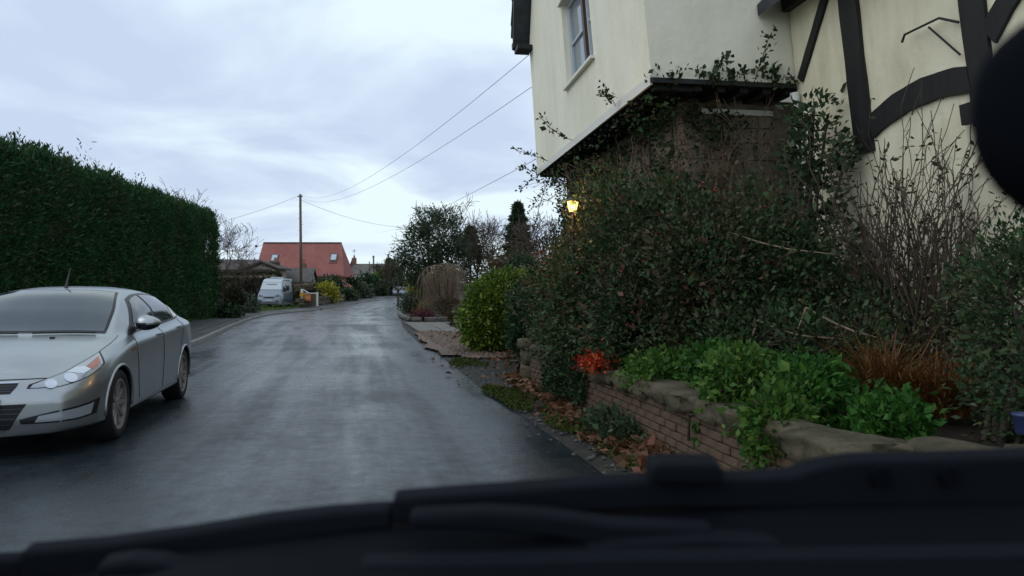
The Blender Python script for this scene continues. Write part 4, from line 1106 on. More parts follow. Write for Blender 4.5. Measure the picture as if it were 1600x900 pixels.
# ------------------------------------------------------------------ left side: hedge and what stands behind
def hedge(name, label, a, b, h0, h1, th, n, L, Wd, lm, seed, z0=0.1, sprig=0, amp=.16, up=.55):
    """clipped hedge; its road face runs from a to b, body to the left of it"""
    rg = np.random.default_rng(seed)
    a, b = np.array(a, float), np.array(b, float); d_ = b - a; ln = np.linalg.norm(d_); d_ /= ln; nl = np.array([-d_[1], d_[0]])
    t = thing(name, label, 'hedge', (float(a[0] + b[0]) / 2 + nl[0] * th / 2, float(a[1] + b[1]) / 2 + nl[1] * th / 2, z0))
    hm = (h0 + h1) / 2; ar = np.array([ln * hm, ln * th * .8, th * hm, th * hm * .5, ln * hm * .25]); cnt = (ar / ar.sum() * n).astype(int)
    PP, AA = [], []
    def wobble(s, z): return amp * (np.sin(s * 1.3 + z * .7) * .5 + np.sin(s * 3.1 - z * 1.9 + 1) * .3 + np.sin(s * 7.3 + z * 5.1) * .22)
    for k, c in enumerate(cnt):
        per = 9; m = max(1, c // per)
        s = rg.uniform(0, ln, m); q = rg.uniform(0, 1, m); H = h0 + (h1 - h0) * s / ln
        if k == 0: off = wobble(s, q * H); z = q * H; o = np.tile(np.r_[-nl, .1], (m, 1))
        elif k == 1: off = q * th; z = H + wobble(s, q * 3) * .8; o = np.tile([0, 0, 1.0], (m, 1))
        elif k == 2: off = q * th; z = rg.uniform(0, 1, m) * H; s = ln + wobble(off, z); o = np.tile(np.r_[d_, .1], (m, 1))
        elif k == 3: off = q * th; z = rg.uniform(0, 1, m) * H; s = 0 - wobble(off, z); o = np.tile(np.r_[-d_, .1], (m, 1))
        else: off = th + wobble(s, z=q * H); z = q * H; o = np.tile(np.r_[nl, .1], (m, 1))
        # rounded shoulders
        if k == 0: off = off + np.clip(z - (H - .7), 0, 1) ** 2 * .8
        dp = np.abs(rg.normal(0, .10, m))
        p = np.stack([a[0] + d_[0] * s + nl[0] * off, a[1] + d_[1] * s + nl[1] * off, z0 + z], 1) - o * dp[:, None]
        PP.append(np.repeat(p, per, 0) + rg.normal(0, .085, (m * per, 3))); AA.append(np.repeat(o, per, 0) + [0, 0, up])
    if sprig:
        s = rg.uniform(0, ln, sprig); off = rg.uniform(-.05, .6, sprig); H = h0 + (h1 - h0) * s / ln
        p = np.stack([a[0] + d_[0] * s + nl[0] * off, a[1] + d_[1] * s + nl[1] * off, z0 + H + .05], 1)
        hh = rg.gamma(2, .09, sprig)
        for j in range(8):
            PP.append(p + np.c_[rg.normal(0, .03, (sprig, 2)), hh * j / 8 * 1.3]); AA.append(np.tile([0, 0, 1.0], (sprig, 1)))
    P, A = np.concatenate(PP), np.concatenate(AA)
    P[:, 2] = np.maximum(P[:, 2], z0)
    v, f = leaf_arrays(rg, P, A, L, Wd, .55); mk('foliage', v, f, lm, t)
    segs = []; rr = random.Random(seed)                 # trunks in the middle of the hedge
    for i in range(max(2, int(ln / 1.2))):
        s = (i + .5) * 1.2; p = a + d_ * min(s, ln - .2) + nl * th * .5
        segs.append(((p[0], p[1], z0 - .1), (p[0] + rr.uniform(-.2, .2), p[1] + rr.uniform(-.2, .2), z0 + (h0 + h1) / 2 * .9), .09, .03))
    v, f = seg_mesh(segs, 6); mk('trunk', v, f, MATS['bark'], t)
    # solid dark core added inside the hedge to keep daylight out
    bx = MB(); i_ = .35
    def pt(s, o, z): q = a + d_ * s + nl * o; return (q[0], q[1], z0 + z)
    bx.hexa([pt(.3, i_, 0), pt(ln - .3, i_, 0), pt(ln - .3, th - i_, 0), pt(.3, th - i_, 0), pt(.3, i_ + .25, h0 - .45), pt(ln - .3, i_ + .25, h1 - .45), pt(ln - .3, th - i_ - .25, h1 - .45), pt(.3, th - i_ - .25, h0 - .45)]).build('dark_core', MATS['bark'], t)
    return t
def hx(y): return -9.3 - .164 * y
hedge('tall_hedge', 'tall dark clipped conifer hedge behind the silver car', (hx(11), 11), (hx(42), 42), 4.85, 5.6, 2.6, 270000, .125, .036, MATS['leyland'], 21, sprig=240, amp=.20)

def tree(name, label, base, h, seed, m='twig', r=.14, depth=4, spread=.65, split=3, trunk=.3, lean_=(0, 0), minr=.007, shrink=.72, droop=0, wig=.2, group=None, scale=1.0):
    rnd = random.Random(seed); segs = []
    t = thing(name, label, 'tree', base, group)
    b = Vector(base); top = b + Vector((lean_[0], lean_[1], h * trunk))
    v, f = seg_mesh([(tuple(b), tuple(b.lerp(top, .5)), r, r * .85), (tuple(b.lerp(top, .5)), tuple(top), r * .85, r * .75)], 8); mk('trunk', v, f, MATS['bark'], t, smooth=True)
    for k in range(split + 1):
        a = 6.283 * k / (split + 1) + rnd.uniform(-.4, .4)
        grow(rnd, top - Vector((0, 0, rnd.uniform(0, h * trunk * .3))), (math.cos(a) * .62, math.sin(a) * .62, 1), h * .36, r * .6, depth, segs, droop, spread, split, shrink, wig, minr, .06)
    v, f = seg_mesh(segs, 4); mk('branches', v, f, MATS[m], t)
    return t
tree('bare_tree', 'bare twiggy tree standing behind the tall hedge end', (-19.2, 44, 0), 6.9, 31, r=.13, depth=4, minr=.009, spread=.75)
tree('bare_tree', 'leafless tree beyond the far end of the tall hedge', (-20.5, 52, 0), 6.6, 35, r=.12, depth=4, minr=.010, spread=.8)
bush('evergreen_shrub', 'dark evergreen top poking above the hedge at the photo edge', 'shrub', [(-16.2, 20.5, 4.6, 1.0, 1.0, 1.5), (-15.6, 21.5, 5.2, .6, .6, .7)], 5000, .13, .06, MATS['dark_leaf'], 41, clump=.14, base=(-16.2, 20.5, 0), stems=8)
def far_bush(name, label, px0, px1, py0, py1, Y, lm, seed, n=2600, L=None, cat='shrub', lobes=4, depth=1.0, group=None, flat=False):
    """rounded shrub that fills a pixel box at depth Y, built as a cluster of lobes"""
    s = Y / 1200; w_ = (px1 - px0) * s; c = W((px0 + px1) / 2, py1, Y); h_ = (py1 - py0) * s
    z0 = max(c.z, rise(Y)); rnd = random.Random(seed); lo = []
    rx = w_ / 2
    for i in range(lobes):
        k = (i + .5) / lobes * 2 - 1
        if lobes == 1: k = 0
        rr = rx * (.56 if lobes > 1 else .9); hh = .9 * h_ * (1 - .3 * abs(k) * rnd.random()) 
        lo.append((c.x + k * (rx - rr) * 1.05, Y + rnd.uniform(-.3, .3) * rx * depth, z0 + hh * .48, rr, max(rr, .2) * depth, hh * .52))
    L = L or max(.05, 4.2 * s)
    return bush(name, label, cat, lo, n, L, L * .5, lm, seed, clump=L * 1.0, per=10, base=(c.x, Y, z0), stems=5, group=group, bumpy=.1)
far_bush('low_shrub', 'low grey-green shrub at the foot of the tall hedge', 338, 374, 478, 497, 41, MATS['dark_leaf'], 51, 2400)
far_bush('round_shrub', 'dark rounded shrub beside the end of the tall hedge', 350, 381, 438, 491, 46, MATS['brown_hedge'], 52, 3600, lobes=2)
far_bush('variegated_shrub', 'pale variegated shrub on the lawn left of the camper van', 374, 400, 463, 488, 52, MATS['sage_leaf'], 53, 2400, lobes=3)
hedge('brown_hedge', 'lower square brown-green hedge behind the camper van', (-30, 76), (-23.4, 77.0), 3.3, 3.4, 1.6, 17000, .16, .06, MATS['brown_hedge'], 54, z0=.1)

# ------------------------------------------------------------------ houses beyond
def tiles(name, c0, c1, rowh=.3, bw=.25):
    m = noisy(name, [(0.25, c0), (0.7, c1), (.85, tuple(x * .75 for x in c0))], 1.1, 0.8, 0.3)
    w_ = N(m, 'ShaderNodeTexWave', wave_type='BANDS', bands_direction='Z', wave_profile='SAW'); w_.inputs['Scale'].default_value = 1.6
    c = N(m, 'ShaderNodeTexCoord'); LK(m, c.outputs['Object'], w_.inputs['Vector']); bump(m, w_.outputs['Fac'], .5, .05)
    return m
tiles('red_tile', (0.225, 0.078, 0.066), (0.31, 0.115, 0.098)); tiles('brown_tile', (0.055, 0.045, 0.042), (0.10, 0.082, 0.075)); tiles('grey_tile', (0.075, 0.07, 0.065), (0.14, 0.13, 0.12))
def brickmat(name, a, b_, mo):
    m = mat(name, a, .85, 0, .3); t = N(m, 'ShaderNodeTexBrick'); t.inputs['Scale'].default_value = 4.0
    t.inputs['Color1'].default_value = (*a, 1); t.inputs['Color2'].default_value = (*b_, 1); t.inputs['Mortar'].default_value = (*mo, 1)
    c = N(m, 'ShaderNodeTexCoord'); mp = N(m, 'ShaderNodeMapping'); mp.inputs['Rotation'].default_value = (R(90), 0, 0); LK(m, c.outputs['Object'], mp.inputs[0]); LK(m, mp.outputs[0], t.inputs['Vector'])
    LK(m, t.outputs['Color'], BS(m).inputs['Base Color']); return m
brickmat('orange_brick', (0.26, 0.085, 0.045), (0.34, 0.13, 0.07), (0.25, 0.2, 0.16)); brickmat('dull_brick', (0.14, 0.06, 0.045), (0.19, 0.085, 0.06), (0.2, 0.17, 0.14))
mat('pale_wall', (0.62, 0.62, 0.58), .8); mat('render_tan', (0.30, 0.25, 0.19), .85); mat('lead', (0.09, 0.09, 0.10), .6)
def prism_roof(c, L_, D_, zt, zb, ux, name, m, parent, over=.3, th=.18, hip=0.0, hipr=None):
    """gabled roof: c ground centre, L_ along the unit vector ux, D_ across"""
    ux = Vector(ux).normalized(); uy = Vector((-ux.y, ux.x, 0)); c = Vector(c)
    def p(a, b_, z): return c + ux * a + uy * b_ + Vector((0, 0, z))
    l = L_ / 2 + over; d_ = D_ / 2 + over; rl = l - hip; rr2 = rl if hipr is None else l - hipr
    mb = MB()
    for s in (-1, 1):
        q = [p(-l, s * d_, zb), p(l, s * d_, zb), p(rr2, 0, zt), p(-rl, 0, zt)]
        mb.hexa(q + [k + Vector((0, 0, th)) for k in q])
    if hip:
        for s in (-1, 1):
            q = [p(s * l, -d_, zb), p(s * l, d_, zb), p(s * rl, .01, zt), p(s * rl, -.01, zt)]; mb.hexa(q + [k + Vector((0, 0, th)) for k in q])
    return mb.build(name, m, parent), p
def walls(p, L_, D_, ze, zt, name, m, parent):
    l, d_ = L_ / 2, D_ / 2; v = [p(-l, -d_, 0), p(l, -d_, 0), p(l, d_, 0), p(-l, d_, 0), p(-l, -d_, ze), p(l, -d_, ze), p(l, d_, ze), p(-l, d_, ze), p(-l, 0, zt), p(l, 0, zt)]
    return mk(name, v, [(0, 1, 5, 4), (1, 2, 6, 9, 5), (2, 3, 7, 6), (3, 0, 4, 8, 7)], m, parent)
mat('skylight_glass', (0.42, 0.50, 0.54), .08, 0, .8)  # pale base colour stands in for sky reflected in the panes
YR = 92.0
rc = W(465, 470, YR); rz = rise(YR) 
red = thing('red_roofed_house', 'brick house with a steep plain red tiled roof and two skylights', 'house', (rc.x, YR + 4, rz))
ux = Vector((1, .02, 0))
zt_, ze_ = W(0, 381, YR + 4).z - rz, W(0, 428, YR).z - rz
rr_, p_ = prism_roof((rc.x + .15, YR + 3.4, rz), 10.2, 6.6, zt_ - .1, ze_ - .35, ux, 'roof', MATS['red_tile'], red, .25, hipr=1.0)
MB().hexa([p_(5.3, -3.5, ze_ - .36), p_(5.3, 3.5, ze_ - .36), p_(4.36, .02, zt_ - .12), p_(4.36, -.02, zt_ - .12), p_(5.32, -3.5, ze_ - .2), p_(5.32, 3.5, ze_ - .2), p_(4.38, .02, zt_ + .02), p_(4.38, -.02, zt_ + .02)]).build('hip_slope', MATS['red_tile'], rr_)
walls(p_, 10.0, 6.4, ze_ - .25, ze_ - .2, 'wall', MATS['orange_brick'], red)
b = MB(); b.tube([p_(-5.3, 0, zt_ + .10), p_(4.35, 0, zt_ + .10)], .11, 8); b.build('ridge_tiles', MATS['brown_tile'], rr_)
def roof_pt(a, k, lift=.25):
    """point on the front slope: a along, k from eave (0) to ridge (1)"""
    return p_(a, -3.55 * (1 - k), (ze_ - .35) * (1 - k) + (zt_ - .1) * k + lift)
for a, k in ((-3.45, .40), (3.72, .42)):
    q0, q1, q2, q3 = roof_pt(a - .42, k), roof_pt(a + .42, k), roof_pt(a + .42, k + .22), roof_pt(a - .42, k + .22)
    up = Vector((0, -.06, .05)); fr_ = MB().hexa([q0, q1, q2, q3, q0 + up, q1 + up, q2 + up, q3 + up]).build('skylight', MATS['lead'], red)
    i0 = [q0.lerp(q2, .13), q1.lerp(q3, .13), q2.lerp(q0, .13), q3.lerp(q1, .13)]; up2 = up * 1.25
    MB().hexa([q + up for q in i0] + [q + up2 for q in i0]).build('pane', MATS['skylight_glass'], fr_)
    q = roof_pt(a, k - .05); MB().box(q, (1.0, .12, .07)).build('flashing', MATS['paving'], fr_)
cq = W(474, 425, YR - 1.2); b = MB().box(cq + Vector((0, 0, .1)), (.62, .6, 1.9)); b.build('chimney', MATS['dull_brick'], red)
b = MB(); b.lathe(cq + Vector((0, 0, 1.05)), [(.17, 0), (.15, .4), (.18, .45), (.1, .46)], 12, 'z'); b.build('chimney_pot', MATS['orange_brick'], red)
MB().hexa([p_(4.9, -4.4, 0), p_(6.3, -4.4, 0), p_(6.3, -3.1, 0), p_(4.9, -3.1, 0), p_(4.9, -4.4, 2.0), p_(6.3, -4.4, 1.3), p_(6.3, -3.1, 1.7), p_(4.9, -3.1, 2.6)]).build('porch_roof', MATS['red_tile'], red)
for a in (1.6, 3.0):
    MB().box(p_(a, -3.23, 1.45), (.8, .08, 1.0)).build('window', MATS['glass'], red)
b = MB(); q = W(400, 384, YR + 3); b.tube([q, q + Vector((.35, 0, 0))], .03, 6); b.lathe(q + Vector((0, 0, -.12)), [(0, 0), (.16, .02), (.16, .22), (0, .26)], 12, 'z'); b.build('alarm_box', MATS['lead'], red)
# garage with a grey roof in front of it
gq = W(462, 470, 84); gr_ = thing('garage', 'low garage with a mossy grey tiled roof before the red roof', 'garage', (gq.x, 85.5, rise(85)))
ro, pg = prism_roof((gq.x, 85.8, rise(85)), 3.0, 3.4, W(0, 421, 85).z - .35, W(0, 443, 84).z - .35, (1, .03, 0), 'roof', MATS['grey_tile'], gr_, .15)
walls(pg, 2.9, 3.3, W(0, 443, 84).z - .45, W(0, 424, 85).z - .45, 'wall', MATS['render_tan'], gr_)
for a in (-.8, .8): MB().box(pg(a, -1.68, 1.0), (1.1, .06, 1.9)).build('door', MATS['brown_wood'], gr_)
q = W(430, 420, 83); so = thing('stone_chimney', 'slim pale stone chimney stack rising over the brown hedge', 'chimney', (q.x, 83, rise(83)))
MB().box((q.x, 83, rise(83) + (q.z + .7 - rise(83)) / 2), (.75, .75, q.z + .7 - rise(83))).build('shaft', MATS['sandstone'], so); MB().box((q.x, 83, q.z + .76), (.9, .9, .14)).build('cap', MATS['paving'], so)
b = MB(); b.lathe((q.x, 83, q.z + .83), [(.16, 0), (.13, .35), (.16, .4), (.09, .4)], 10, 'z'); b.build('chimney_pot', MATS['orange_brick'], so)
# bungalow behind the brown hedge
bq = W(372, 470, 80); bu = thing('bungalow', 'bungalow with a dull brown hipped roof behind the brown hedge', 'house', (bq.x - 1.5, 84, rise(82)))
ro, pb = prism_roof((bq.x - 1.8, 84, rise(82)), 9.5, 6.4, W(0, 408, 84).z - .3, W(0, 425, 81).z - .2, (1, .06, 0), 'roof', MATS['brown_tile'], bu, .4, hip=2.6)
walls(pb, 9.3, 6.2, W(0, 425, 81).z - .25, W(0, 425, 81).z - .2, 'wall', MATS['render_tan'], bu)
ro2, pb2 = prism_roof((bq.x + 2.3, 82.4, rise(82)), 3.4, 3.2, W(0, 411, 82).z - .3, W(0, 423, 81).z - .2, (.05, 1, 0), 'gable_roof', MATS['brown_tile'], bu, .3)
walls(pb2, 3.3, 3.0, W(0, 423, 81).z - .25, W(0, 413, 82).z - .3, 'gable_wall', MATS['render_tan'], bu)
for a in (-2.5, 0.5): MB().box(pb(a, -3.14, 1.4), (1.3, .08, 1.1)).build('window', MATS['glass'], bu)
# far white house
YF = 150.0
fq = W(576, 465, YF); fh = thing('far_house', 'far white house with a grey roof and two chimneys', 'house', (fq.x, YF + 3, rise(YF)))
fr0 = rise(YF)
ro, pf = prism_roof((fq.x, YF + 3.2, fr0), 8.2, 6.4, W(0, 413, YF + 3).z - fr0, W(0, 429, YF).z - fr0, (1, -.12, 0), 'roof', MATS['grey_tile'], fh, .2)
walls(pf, 8.0, 6.2, W(0, 429, YF).z - fr0, W(0, 415, YF + 3).z - fr0, 'wall', MATS['pale_wall'], fh)
for a in (-3.6, 3.4):
    zc = W(0, 413, YF + 3).z - fr0; q = pf(a, 0, zc + .4); c_ = MB().box(q, (.8, .8, 1.9)).build('chimney', MATS['dull_brick'], fh)
    b = MB(); b.lathe(q + Vector((0, 0, .95)), [(.2, 0), (.16, .5), (.1, .5)], 8, 'z'); b.build('chimney_pot', MATS['orange_brick'], c_)
for a in (-2.2, 0, 2.2): MB().box(pf(a, -3.13, 2.6), (1.0, .08, 1.2)).build('window', MATS['glass'], fh)
g_ = MB(); g_.add([pf(-4.05, -3.1, 0), pf(-4.05, 3.1, 0), pf(-4.05, 3.1, 4.2), pf(-4.05, 0, 7), pf(-4.05, -3.1, 4.2)], [(0, 4, 3, 2, 1)]); g_.build('brick_gable', MATS['dull_brick'], fh)
b = MB(); q = pf(-3.6, 0, W(0, 413, YF + 3).z - fr0 + 1.5); b.tube([q, q + Vector((0, 0, 1.6))], .035, 5)
for k in range(4): b.tube([q + Vector((-.5 + .1 * k, 0, 1.1 + .14 * k)), q + Vector((.5 - .1 * k, 0, 1.1 + .14 * k))], .02, 4)
b.build('television_aerial', MATS['lead'], fh)

# ------------------------------------------------------------------ poles and wires
noisy('pole_wood', [(0.3, (0.075, 0.055, 0.04)), (0.7, (0.15, 0.115, 0.085))], 3, .85, .3, mapscale=(1, 1, .1))
def pole(px, ptop, Y, label, r=.15, arm=True):
    t_ = W(px, ptop, Y); b_ = Vector((t_.x + .1, Y, rise(Y))); t = thing('utility_pole', label, 'pole', tuple(b_), 'wooden utility poles along the lane')
    b = MB(); b.tube([b_ - Vector((0, 0, .3)), b_.lerp(t_, .5), t_], [r, r * .85, r * .7], 10); b.build('shaft', MATS['pole_wood'], t, smooth=True)
    if arm:
        b = MB(); b.box(t_ + Vector((0, -.1, -.25)), (.5, .06, .08)); b.build('cross_arm', MATS['pole_wood'], t)
        for s in (-.2, .2): b = MB(); b.lathe(t_ + Vector((s, -.1, -.21)), [(.0, 0), (.04, 0), (.05, .05), (.03, .1), (0, .11)], 8, 'z'); b.build('insulator', MATS['white_paint'], t)
    b = MB()
    for k in range(9):
        q = b_.lerp(t_, .45 + k * .055); b.tube([q + Vector((-.26 * (-1) ** k, -.06, 0)), q + Vector((0, -.06, 0))], .014, 5)
    b.build('climbing_step', MATS['lead'], t)
    return t_
pt_ = pole(469, 303, 78, 'tall wooden utility pole before the red tiled roof', .17)
p2_ = pole(583.5, 399, 128, 'farther wooden pole standing before the far white house', .17)
p3_ = pole(577, 408, 138, 'slimmest farthest pole just left of another far pole', .12, False)
mat('cable', (0.30, 0.31, 0.33), .6)
def wire(a, b_, sag, label, r=.016):
    a, b_ = Vector(a), Vector(b_); pts = [a.lerp(b_, k / 30) - Vector((0, 0, 4 * sag * (k / 30) * (1 - k / 30))) for k in range(31)]
    mb = MB(); mb.tube(pts, r, 5); tag(mb.build('overhead_wire', MATS['cable'], None, origin=tuple(a)), label, 'wire', 'overhead wires')
cA, cB, cC = HP(S1 - .05, -.02, 6.55), HP(S1 - .05, -.02, 5.85), HP(S1 - .05, -.02, 4.3)
wire(cA, pt_ + Vector((.1, 0, -.1)), 1.3, 'upper overhead wire from the cottage eave to the tall pole', .007)
wire(cB, pt_ + Vector((.1, 0, -.35)), 1.25, 'middle overhead wire from the cottage gable to the tall pole', .007)
wire(cC, p2_ + Vector((0, 0, 4.0)), .6, 'lowest faint wire from the cottage gable into the distance', .007)
wire(pt_ + Vector((-.1, 0, -.15)), (-36, 62, 5.2), .9, 'wire from the tall pole down over the hedge to the left', .016)
wire(pt_ + Vector((.1, 0, -.6)), W(690, 352, 100), 1.2, 'wire from the tall pole into the trees on the right', .016)

# ------------------------------------------------------------------ camper van
noisy('van_paint', [(0.3, (0.22, 0.25, 0.29)), (0.7, (0.27, 0.30, 0.34))], 1, .35, .5, metal=.3)
mat('van_white', (0.46, 0.50, 0.52), .5); mat('van_blue', (0.05, 0.07, 0.10), .3, .3)
YV = 66.0; vq = W(420, 482, YV)
van = thing('camper_van', 'silver camper van with a white windscreen cover on the drive', 'van', (vq.x, YV, rise(YV) + .11), rz=R(6))
# stations along the side: (y back from nose, z bottom, z top, half width bottom, half width top)
st = [(0, .35, .95, .86, .82), (.12, .28, 1.12, .95, .90), (.55, .28, 1.30, 1.0, .96), (.95, .28, 1.62, 1.0, .95), (1.55, .28, 2.25, 1.0, .88), (1.95, .28, 2.52, 1.0, .86), (2.6, .28, 2.6, 1.0, .88), (5.6, .28, 2.6, 1.0, .88), (5.75, .32, 2.55, .98, .85)]
v, f = [], []
for (y, zb, zt2, wb, wtp) in st:
    zm = min(zt2 - .12, 1.35)
    v += [(-wb, y, zb), (-wb - .02, y, (zb + zm) / 2), (-wb, y, zm), (-wtp, y, zt2 - .10), (-wtp + .14, y, zt2), (wtp - .14, y, zt2), (wtp, y, zt2 - .10), (wb, y, zm), (wb + .02, y, (zb + zm) / 2), (wb, y, zb)]
m_ = 10
for i in range(len(st) - 1):
    for k in range(m_): a = i * m_ + k; b2 = i * m_ + (k + 1) % m_; f.append((a, b2, b2 + m_, a + m_))
f += [tuple(range(m_))[::-1], tuple((len(st) - 1) * m_ + k for k in range(m_))]
vb = mk('body', v, f, MATS['van_paint'], van, local=True, smooth=True); vb.data.set_sharp_from_angle(angle=R(40))
def vpoly(name, pts, m, parent=van, th=.02, dirn=(0, -1, 0)):
    d_ = Vector(dirn) * th; n_ = len(pts); v = [Vector(p) for p in pts] + [Vector(p) + d_ for p in pts]
    return mk(name, v, [tuple(range(n_))[::-1], tuple(range(n_, 2 * n_))] + [(i, (i + 1) % n_, n_ + (i + 1) % n_, n_ + i) for i in range(n_)], m, parent, local=True)
sc_ = vpoly('screen_cover', [(-.88, .93, 1.60), (.88, .93, 1.60), (.80, 1.55, 2.24), (-.80, 1.55, 2.24)], MATS['van_white'], th=.05)
vpoly('cover_seam', [(-.45, 1.28, 2.06), (.45, 1.28, 2.06), (.4, 1.31, 2.10), (-.4, 1.31, 2.10)], MATS['lead'], sc_, .02)
vpoly('overcab', [(-.80, 1.58, 2.27), (.80, 1.58, 2.27), (.78, 1.93, 2.52), (-.78, 1.93, 2.52)], MATS['van_white'], th=.02)
for s in (-1, 1):
    vpoly('headlight', [(s * .86, .06, 1.0), (s * .50, .04, .94), (s * .46, .10, 1.06), (s * .84, .20, 1.18)][::s], MATS['lamp_dark'], th=.05)
    vpoly('fog_light', [(s * .80, .0, .58), (s * .55, .0, .56), (s * .55, .0, .66), (s * .80, .0, .68)][::s], MATS['lamp_dark'], th=.03)
    vpoly('cab_window', [(s * 1.0, 1.05, 1.42), (s * 1.0, 2.0, 1.40), (s * .93, 2.0, 2.0), (s * .93, 1.55, 2.0)], MATS['glass'], th=.02, dirn=(s, 0, 0))
    vpoly('side_window', [(s * 1.0, 2.6, 1.5), (s * 1.0, 4.0, 1.5), (s * .94, 4.0, 2.1), (s * .94, 2.6, 2.1)], MATS['glass'], th=.02, dirn=(s, 0, 0))
    vpoly('side_stripe', [(s * 1.015, .9, .62), (s * 1.015, 5.5, .40), (s * 1.005, 5.5, 1.42), (s * 1.005, 1.2, 1.32)], MATS['van_blue'], th=.012, dirn=(s, 0, 0))
    MB().box((s * 1.16, 1.12, 1.55), (.18, .14, .36)).build('door_mirror', MATS['black_trim'], van, local=True)
    for yw in (.95, 4.6): w_ = wheel(yw, 0, 1, .34, .22, .2, van, MATS['rubber'], MATS['dirty_alloy'], 6); w_.location = (s * .92, yw, .34); w_.rotation_euler = (0, 0, -s * R(90))
vpoly('grille', [(-.46, -.0, .86), (.46, -.0, .86), (.42, .03, .98), (-.42, .03, .98)], MATS['black_trim'], th=.03)
vpoly('bumper', [(-.86, -.0, .36), (.86, -.0, .36), (.84, -.01, .54), (-.84, -.01, .54)], MATS['lead'], th=.05)
vpoly('number_plate', [(-.28, -.03, .60), (.28, -.03, .60), (.28, -.03, .72), (-.28, -.03, .72)], MATS['van_white'], th=.03)
MB().box((0.1, 3.0, 2.66), (1.0, .9, .12)).build('roof_vent', MATS['van_white'], van, local=True); MB().box((0.95, 3.6, 2.52), (.16, 3.2, .14)).build('awning', MATS['van_white'], van, local=True)

# gate post, orange sign, marker stone, boulders
mat('gate_white', (0.62, 0.60, 0.54), .7); mat('sign_orange', (0.42, 0.13, 0.03), .6); mat('sign_pale', (0.62, 0.40, 0.16), .6)
YG = 69.0; s_ = YG / 1200
gt = thing('timber_gate', 'weathered timber gate with white posts and diagonal brace', 'gate', tuple(Vector((W(472, 482, YG).x, YG, .1))))
def gbox(name, px0, px1, py0, py1, m, parent=gt, dy=0.0, th=.1):
    a, b2 = W(px0, py1, YG), W(px1, py0, YG); return MB().box(((a.x + b2.x) / 2, YG + dy, (a.z + b2.z) / 2), (b2.x - a.x, th, b2.z - a.z)).build(name, m, parent)
gbox('gate_post', 470.0, 473.6, 451, 483.5, MATS['gate_white'], th=.16); gbox('gate_post', 494.2, 496.6, 456, 478, MATS['gate_white'], dy=.1, th=.13)
for k in range(6): gbox('board', 474.5 + k * 3.25, 477.3 + k * 3.25, 458 + (k % 2) * .3, 478, MATS['pole_wood'], dy=.14, th=.04)
gbox('gate_rail', 473.8, 494, 457, 458.6, MATS['gate_white'], dy=.08, th=.05)
a, b2 = W(473, 452, YG), W(483, 457.5, YG); b = MB(); b.tube([a, b2], .05, 6); b.build('gate_brace', MATS['gate_white'], gt)
sg = thing('orange_sign', 'square orange sign hung on the timber gate', 'sign', tuple(W(481, 470, YG - .12)))
gbox('board', 475.3, 486.5, 459.5, 470, MATS['sign_orange'], sg, -.12, .04)
q = W(480.8, 464.8, YG - .15)                           # two pale loops, too small to read
for dx_ in (-.09, .09):
    b = MB(); b.tube([q + Vector((dx_ + .08 * math.cos(t_), 0, .10 * math.sin(t_))) for t_ in np.linspace(0, 6.283, 15)], .02, 5); b.build('emblem', MATS['sign_pale'], sg)
yb = thing('yellow_box', 'small yellow box fixed to the white gate post', 'box', tuple(W(471.5, 463, YG - .14)))
gbox('case', 469.2, 475.0, 458, 463, mat('yellow_plastic', (0.55, 0.30, 0.02), .5), yb, -.14, .10); gbox('lid', 469.0, 475.2, 457, 457.9, MATS['yellow_plastic'], yb, -.14, .12)
q = W(465, 481, 69.5); rock((q.x, 69.5, .42), (.38, .34, .75), .2, 3.3, 'marker_stone', MATS['sandstone'], None, 'upright pale stone marker beside the camper van', 'stone')
for i, (px, py, w_, l) in enumerate(((468, 450, .9, 'pale boulder left of the pair above the timber gate'), (480, 448, 1.1, 'larger boulder right of the pair above the timber gate'))):
    q = W(px, py, 75); rock((q.x, 75, q.z), (w_, .8, .65), i * .5, 9 + i, 'boulder', MATS['sandstone'], None, l, 'boulder')
q = W(474, 468, 73); bank = far_bush('ground_cover', 'dull ground cover on the bank behind the timber gate', 455, 500, 452, 480, 76, MATS['brown_hedge'], 60, 3600)
# rockery wall and shrubs left of the bend
tw = thing('stone_wall', 'low rough stone wall under the shrubs left of the bend', 'wall', (-16.0, 84, rise(84)))
rk2 = random.Random(17)
for i in range(26):
    y = 68 + i * 1.15; q = np.array([np.interp(y, le[:, 1], le[:, 0]) - 2.45, y])
    for j in range(2):
        rock((q[0] + 16.0 - j * .1, y - 84, rise(y) - rise(84) + .30 + j * .38), (rk2.uniform(.5, .7), rk2.uniform(1.0, 1.3), .42), rk2.uniform(-.2, .2), i + j * 50, 'stone', MATS['sandstone'], tw, amp=.07)
FB = [('golden_shrub', 'bright yellow dome-shaped conifer right of the timber gate', 497, 526, 446, 468, 80, 'yellow_leaf', 1),
 ('clipped_shrub', 'dark green shrub behind the yellow dome conifer', 489, 530, 437, 462, 85, 'mid_leaf', 3),
 ('clipped_shrub', 'round dark shrub below the red house wall, left one', 510, 537, 434, 458, 89, 'dark_leaf', 3),
 ('clipped_shrub', 'round dark shrub below the red porch roof', 532, 560, 434, 462, 96, 'dark_leaf', 3),
 ('clipped_shrub', 'olive shrub beside the yellow dome, on the stone wall', 520, 556, 454, 472, 88, 'mid_leaf', 3),
 ('clipped_shrub', 'low grey-green shrub on the middle of the stone wall', 548, 580, 452, 470, 99, 'sage_leaf', 3),
 ('clipped_shrub', 'tall dark shrub left of the far white house wall', 555, 590, 428, 460, 110, 'dark_leaf', 4),
 ('clipped_shrub', 'clipped dark shrub at the right end of the stone wall', 576, 606, 447, 468, 112, 'mid_leaf', 3),
 ('clipped_shrub', 'broad olive shrub before the far pole', 566, 600, 436, 458, 118, 'mid_leaf', 4),
 ('golden_shrub', 'yellow-green small tree right of the far white wall', 588, 607, 424, 452, 121, 'varieg_leaf', 2)]
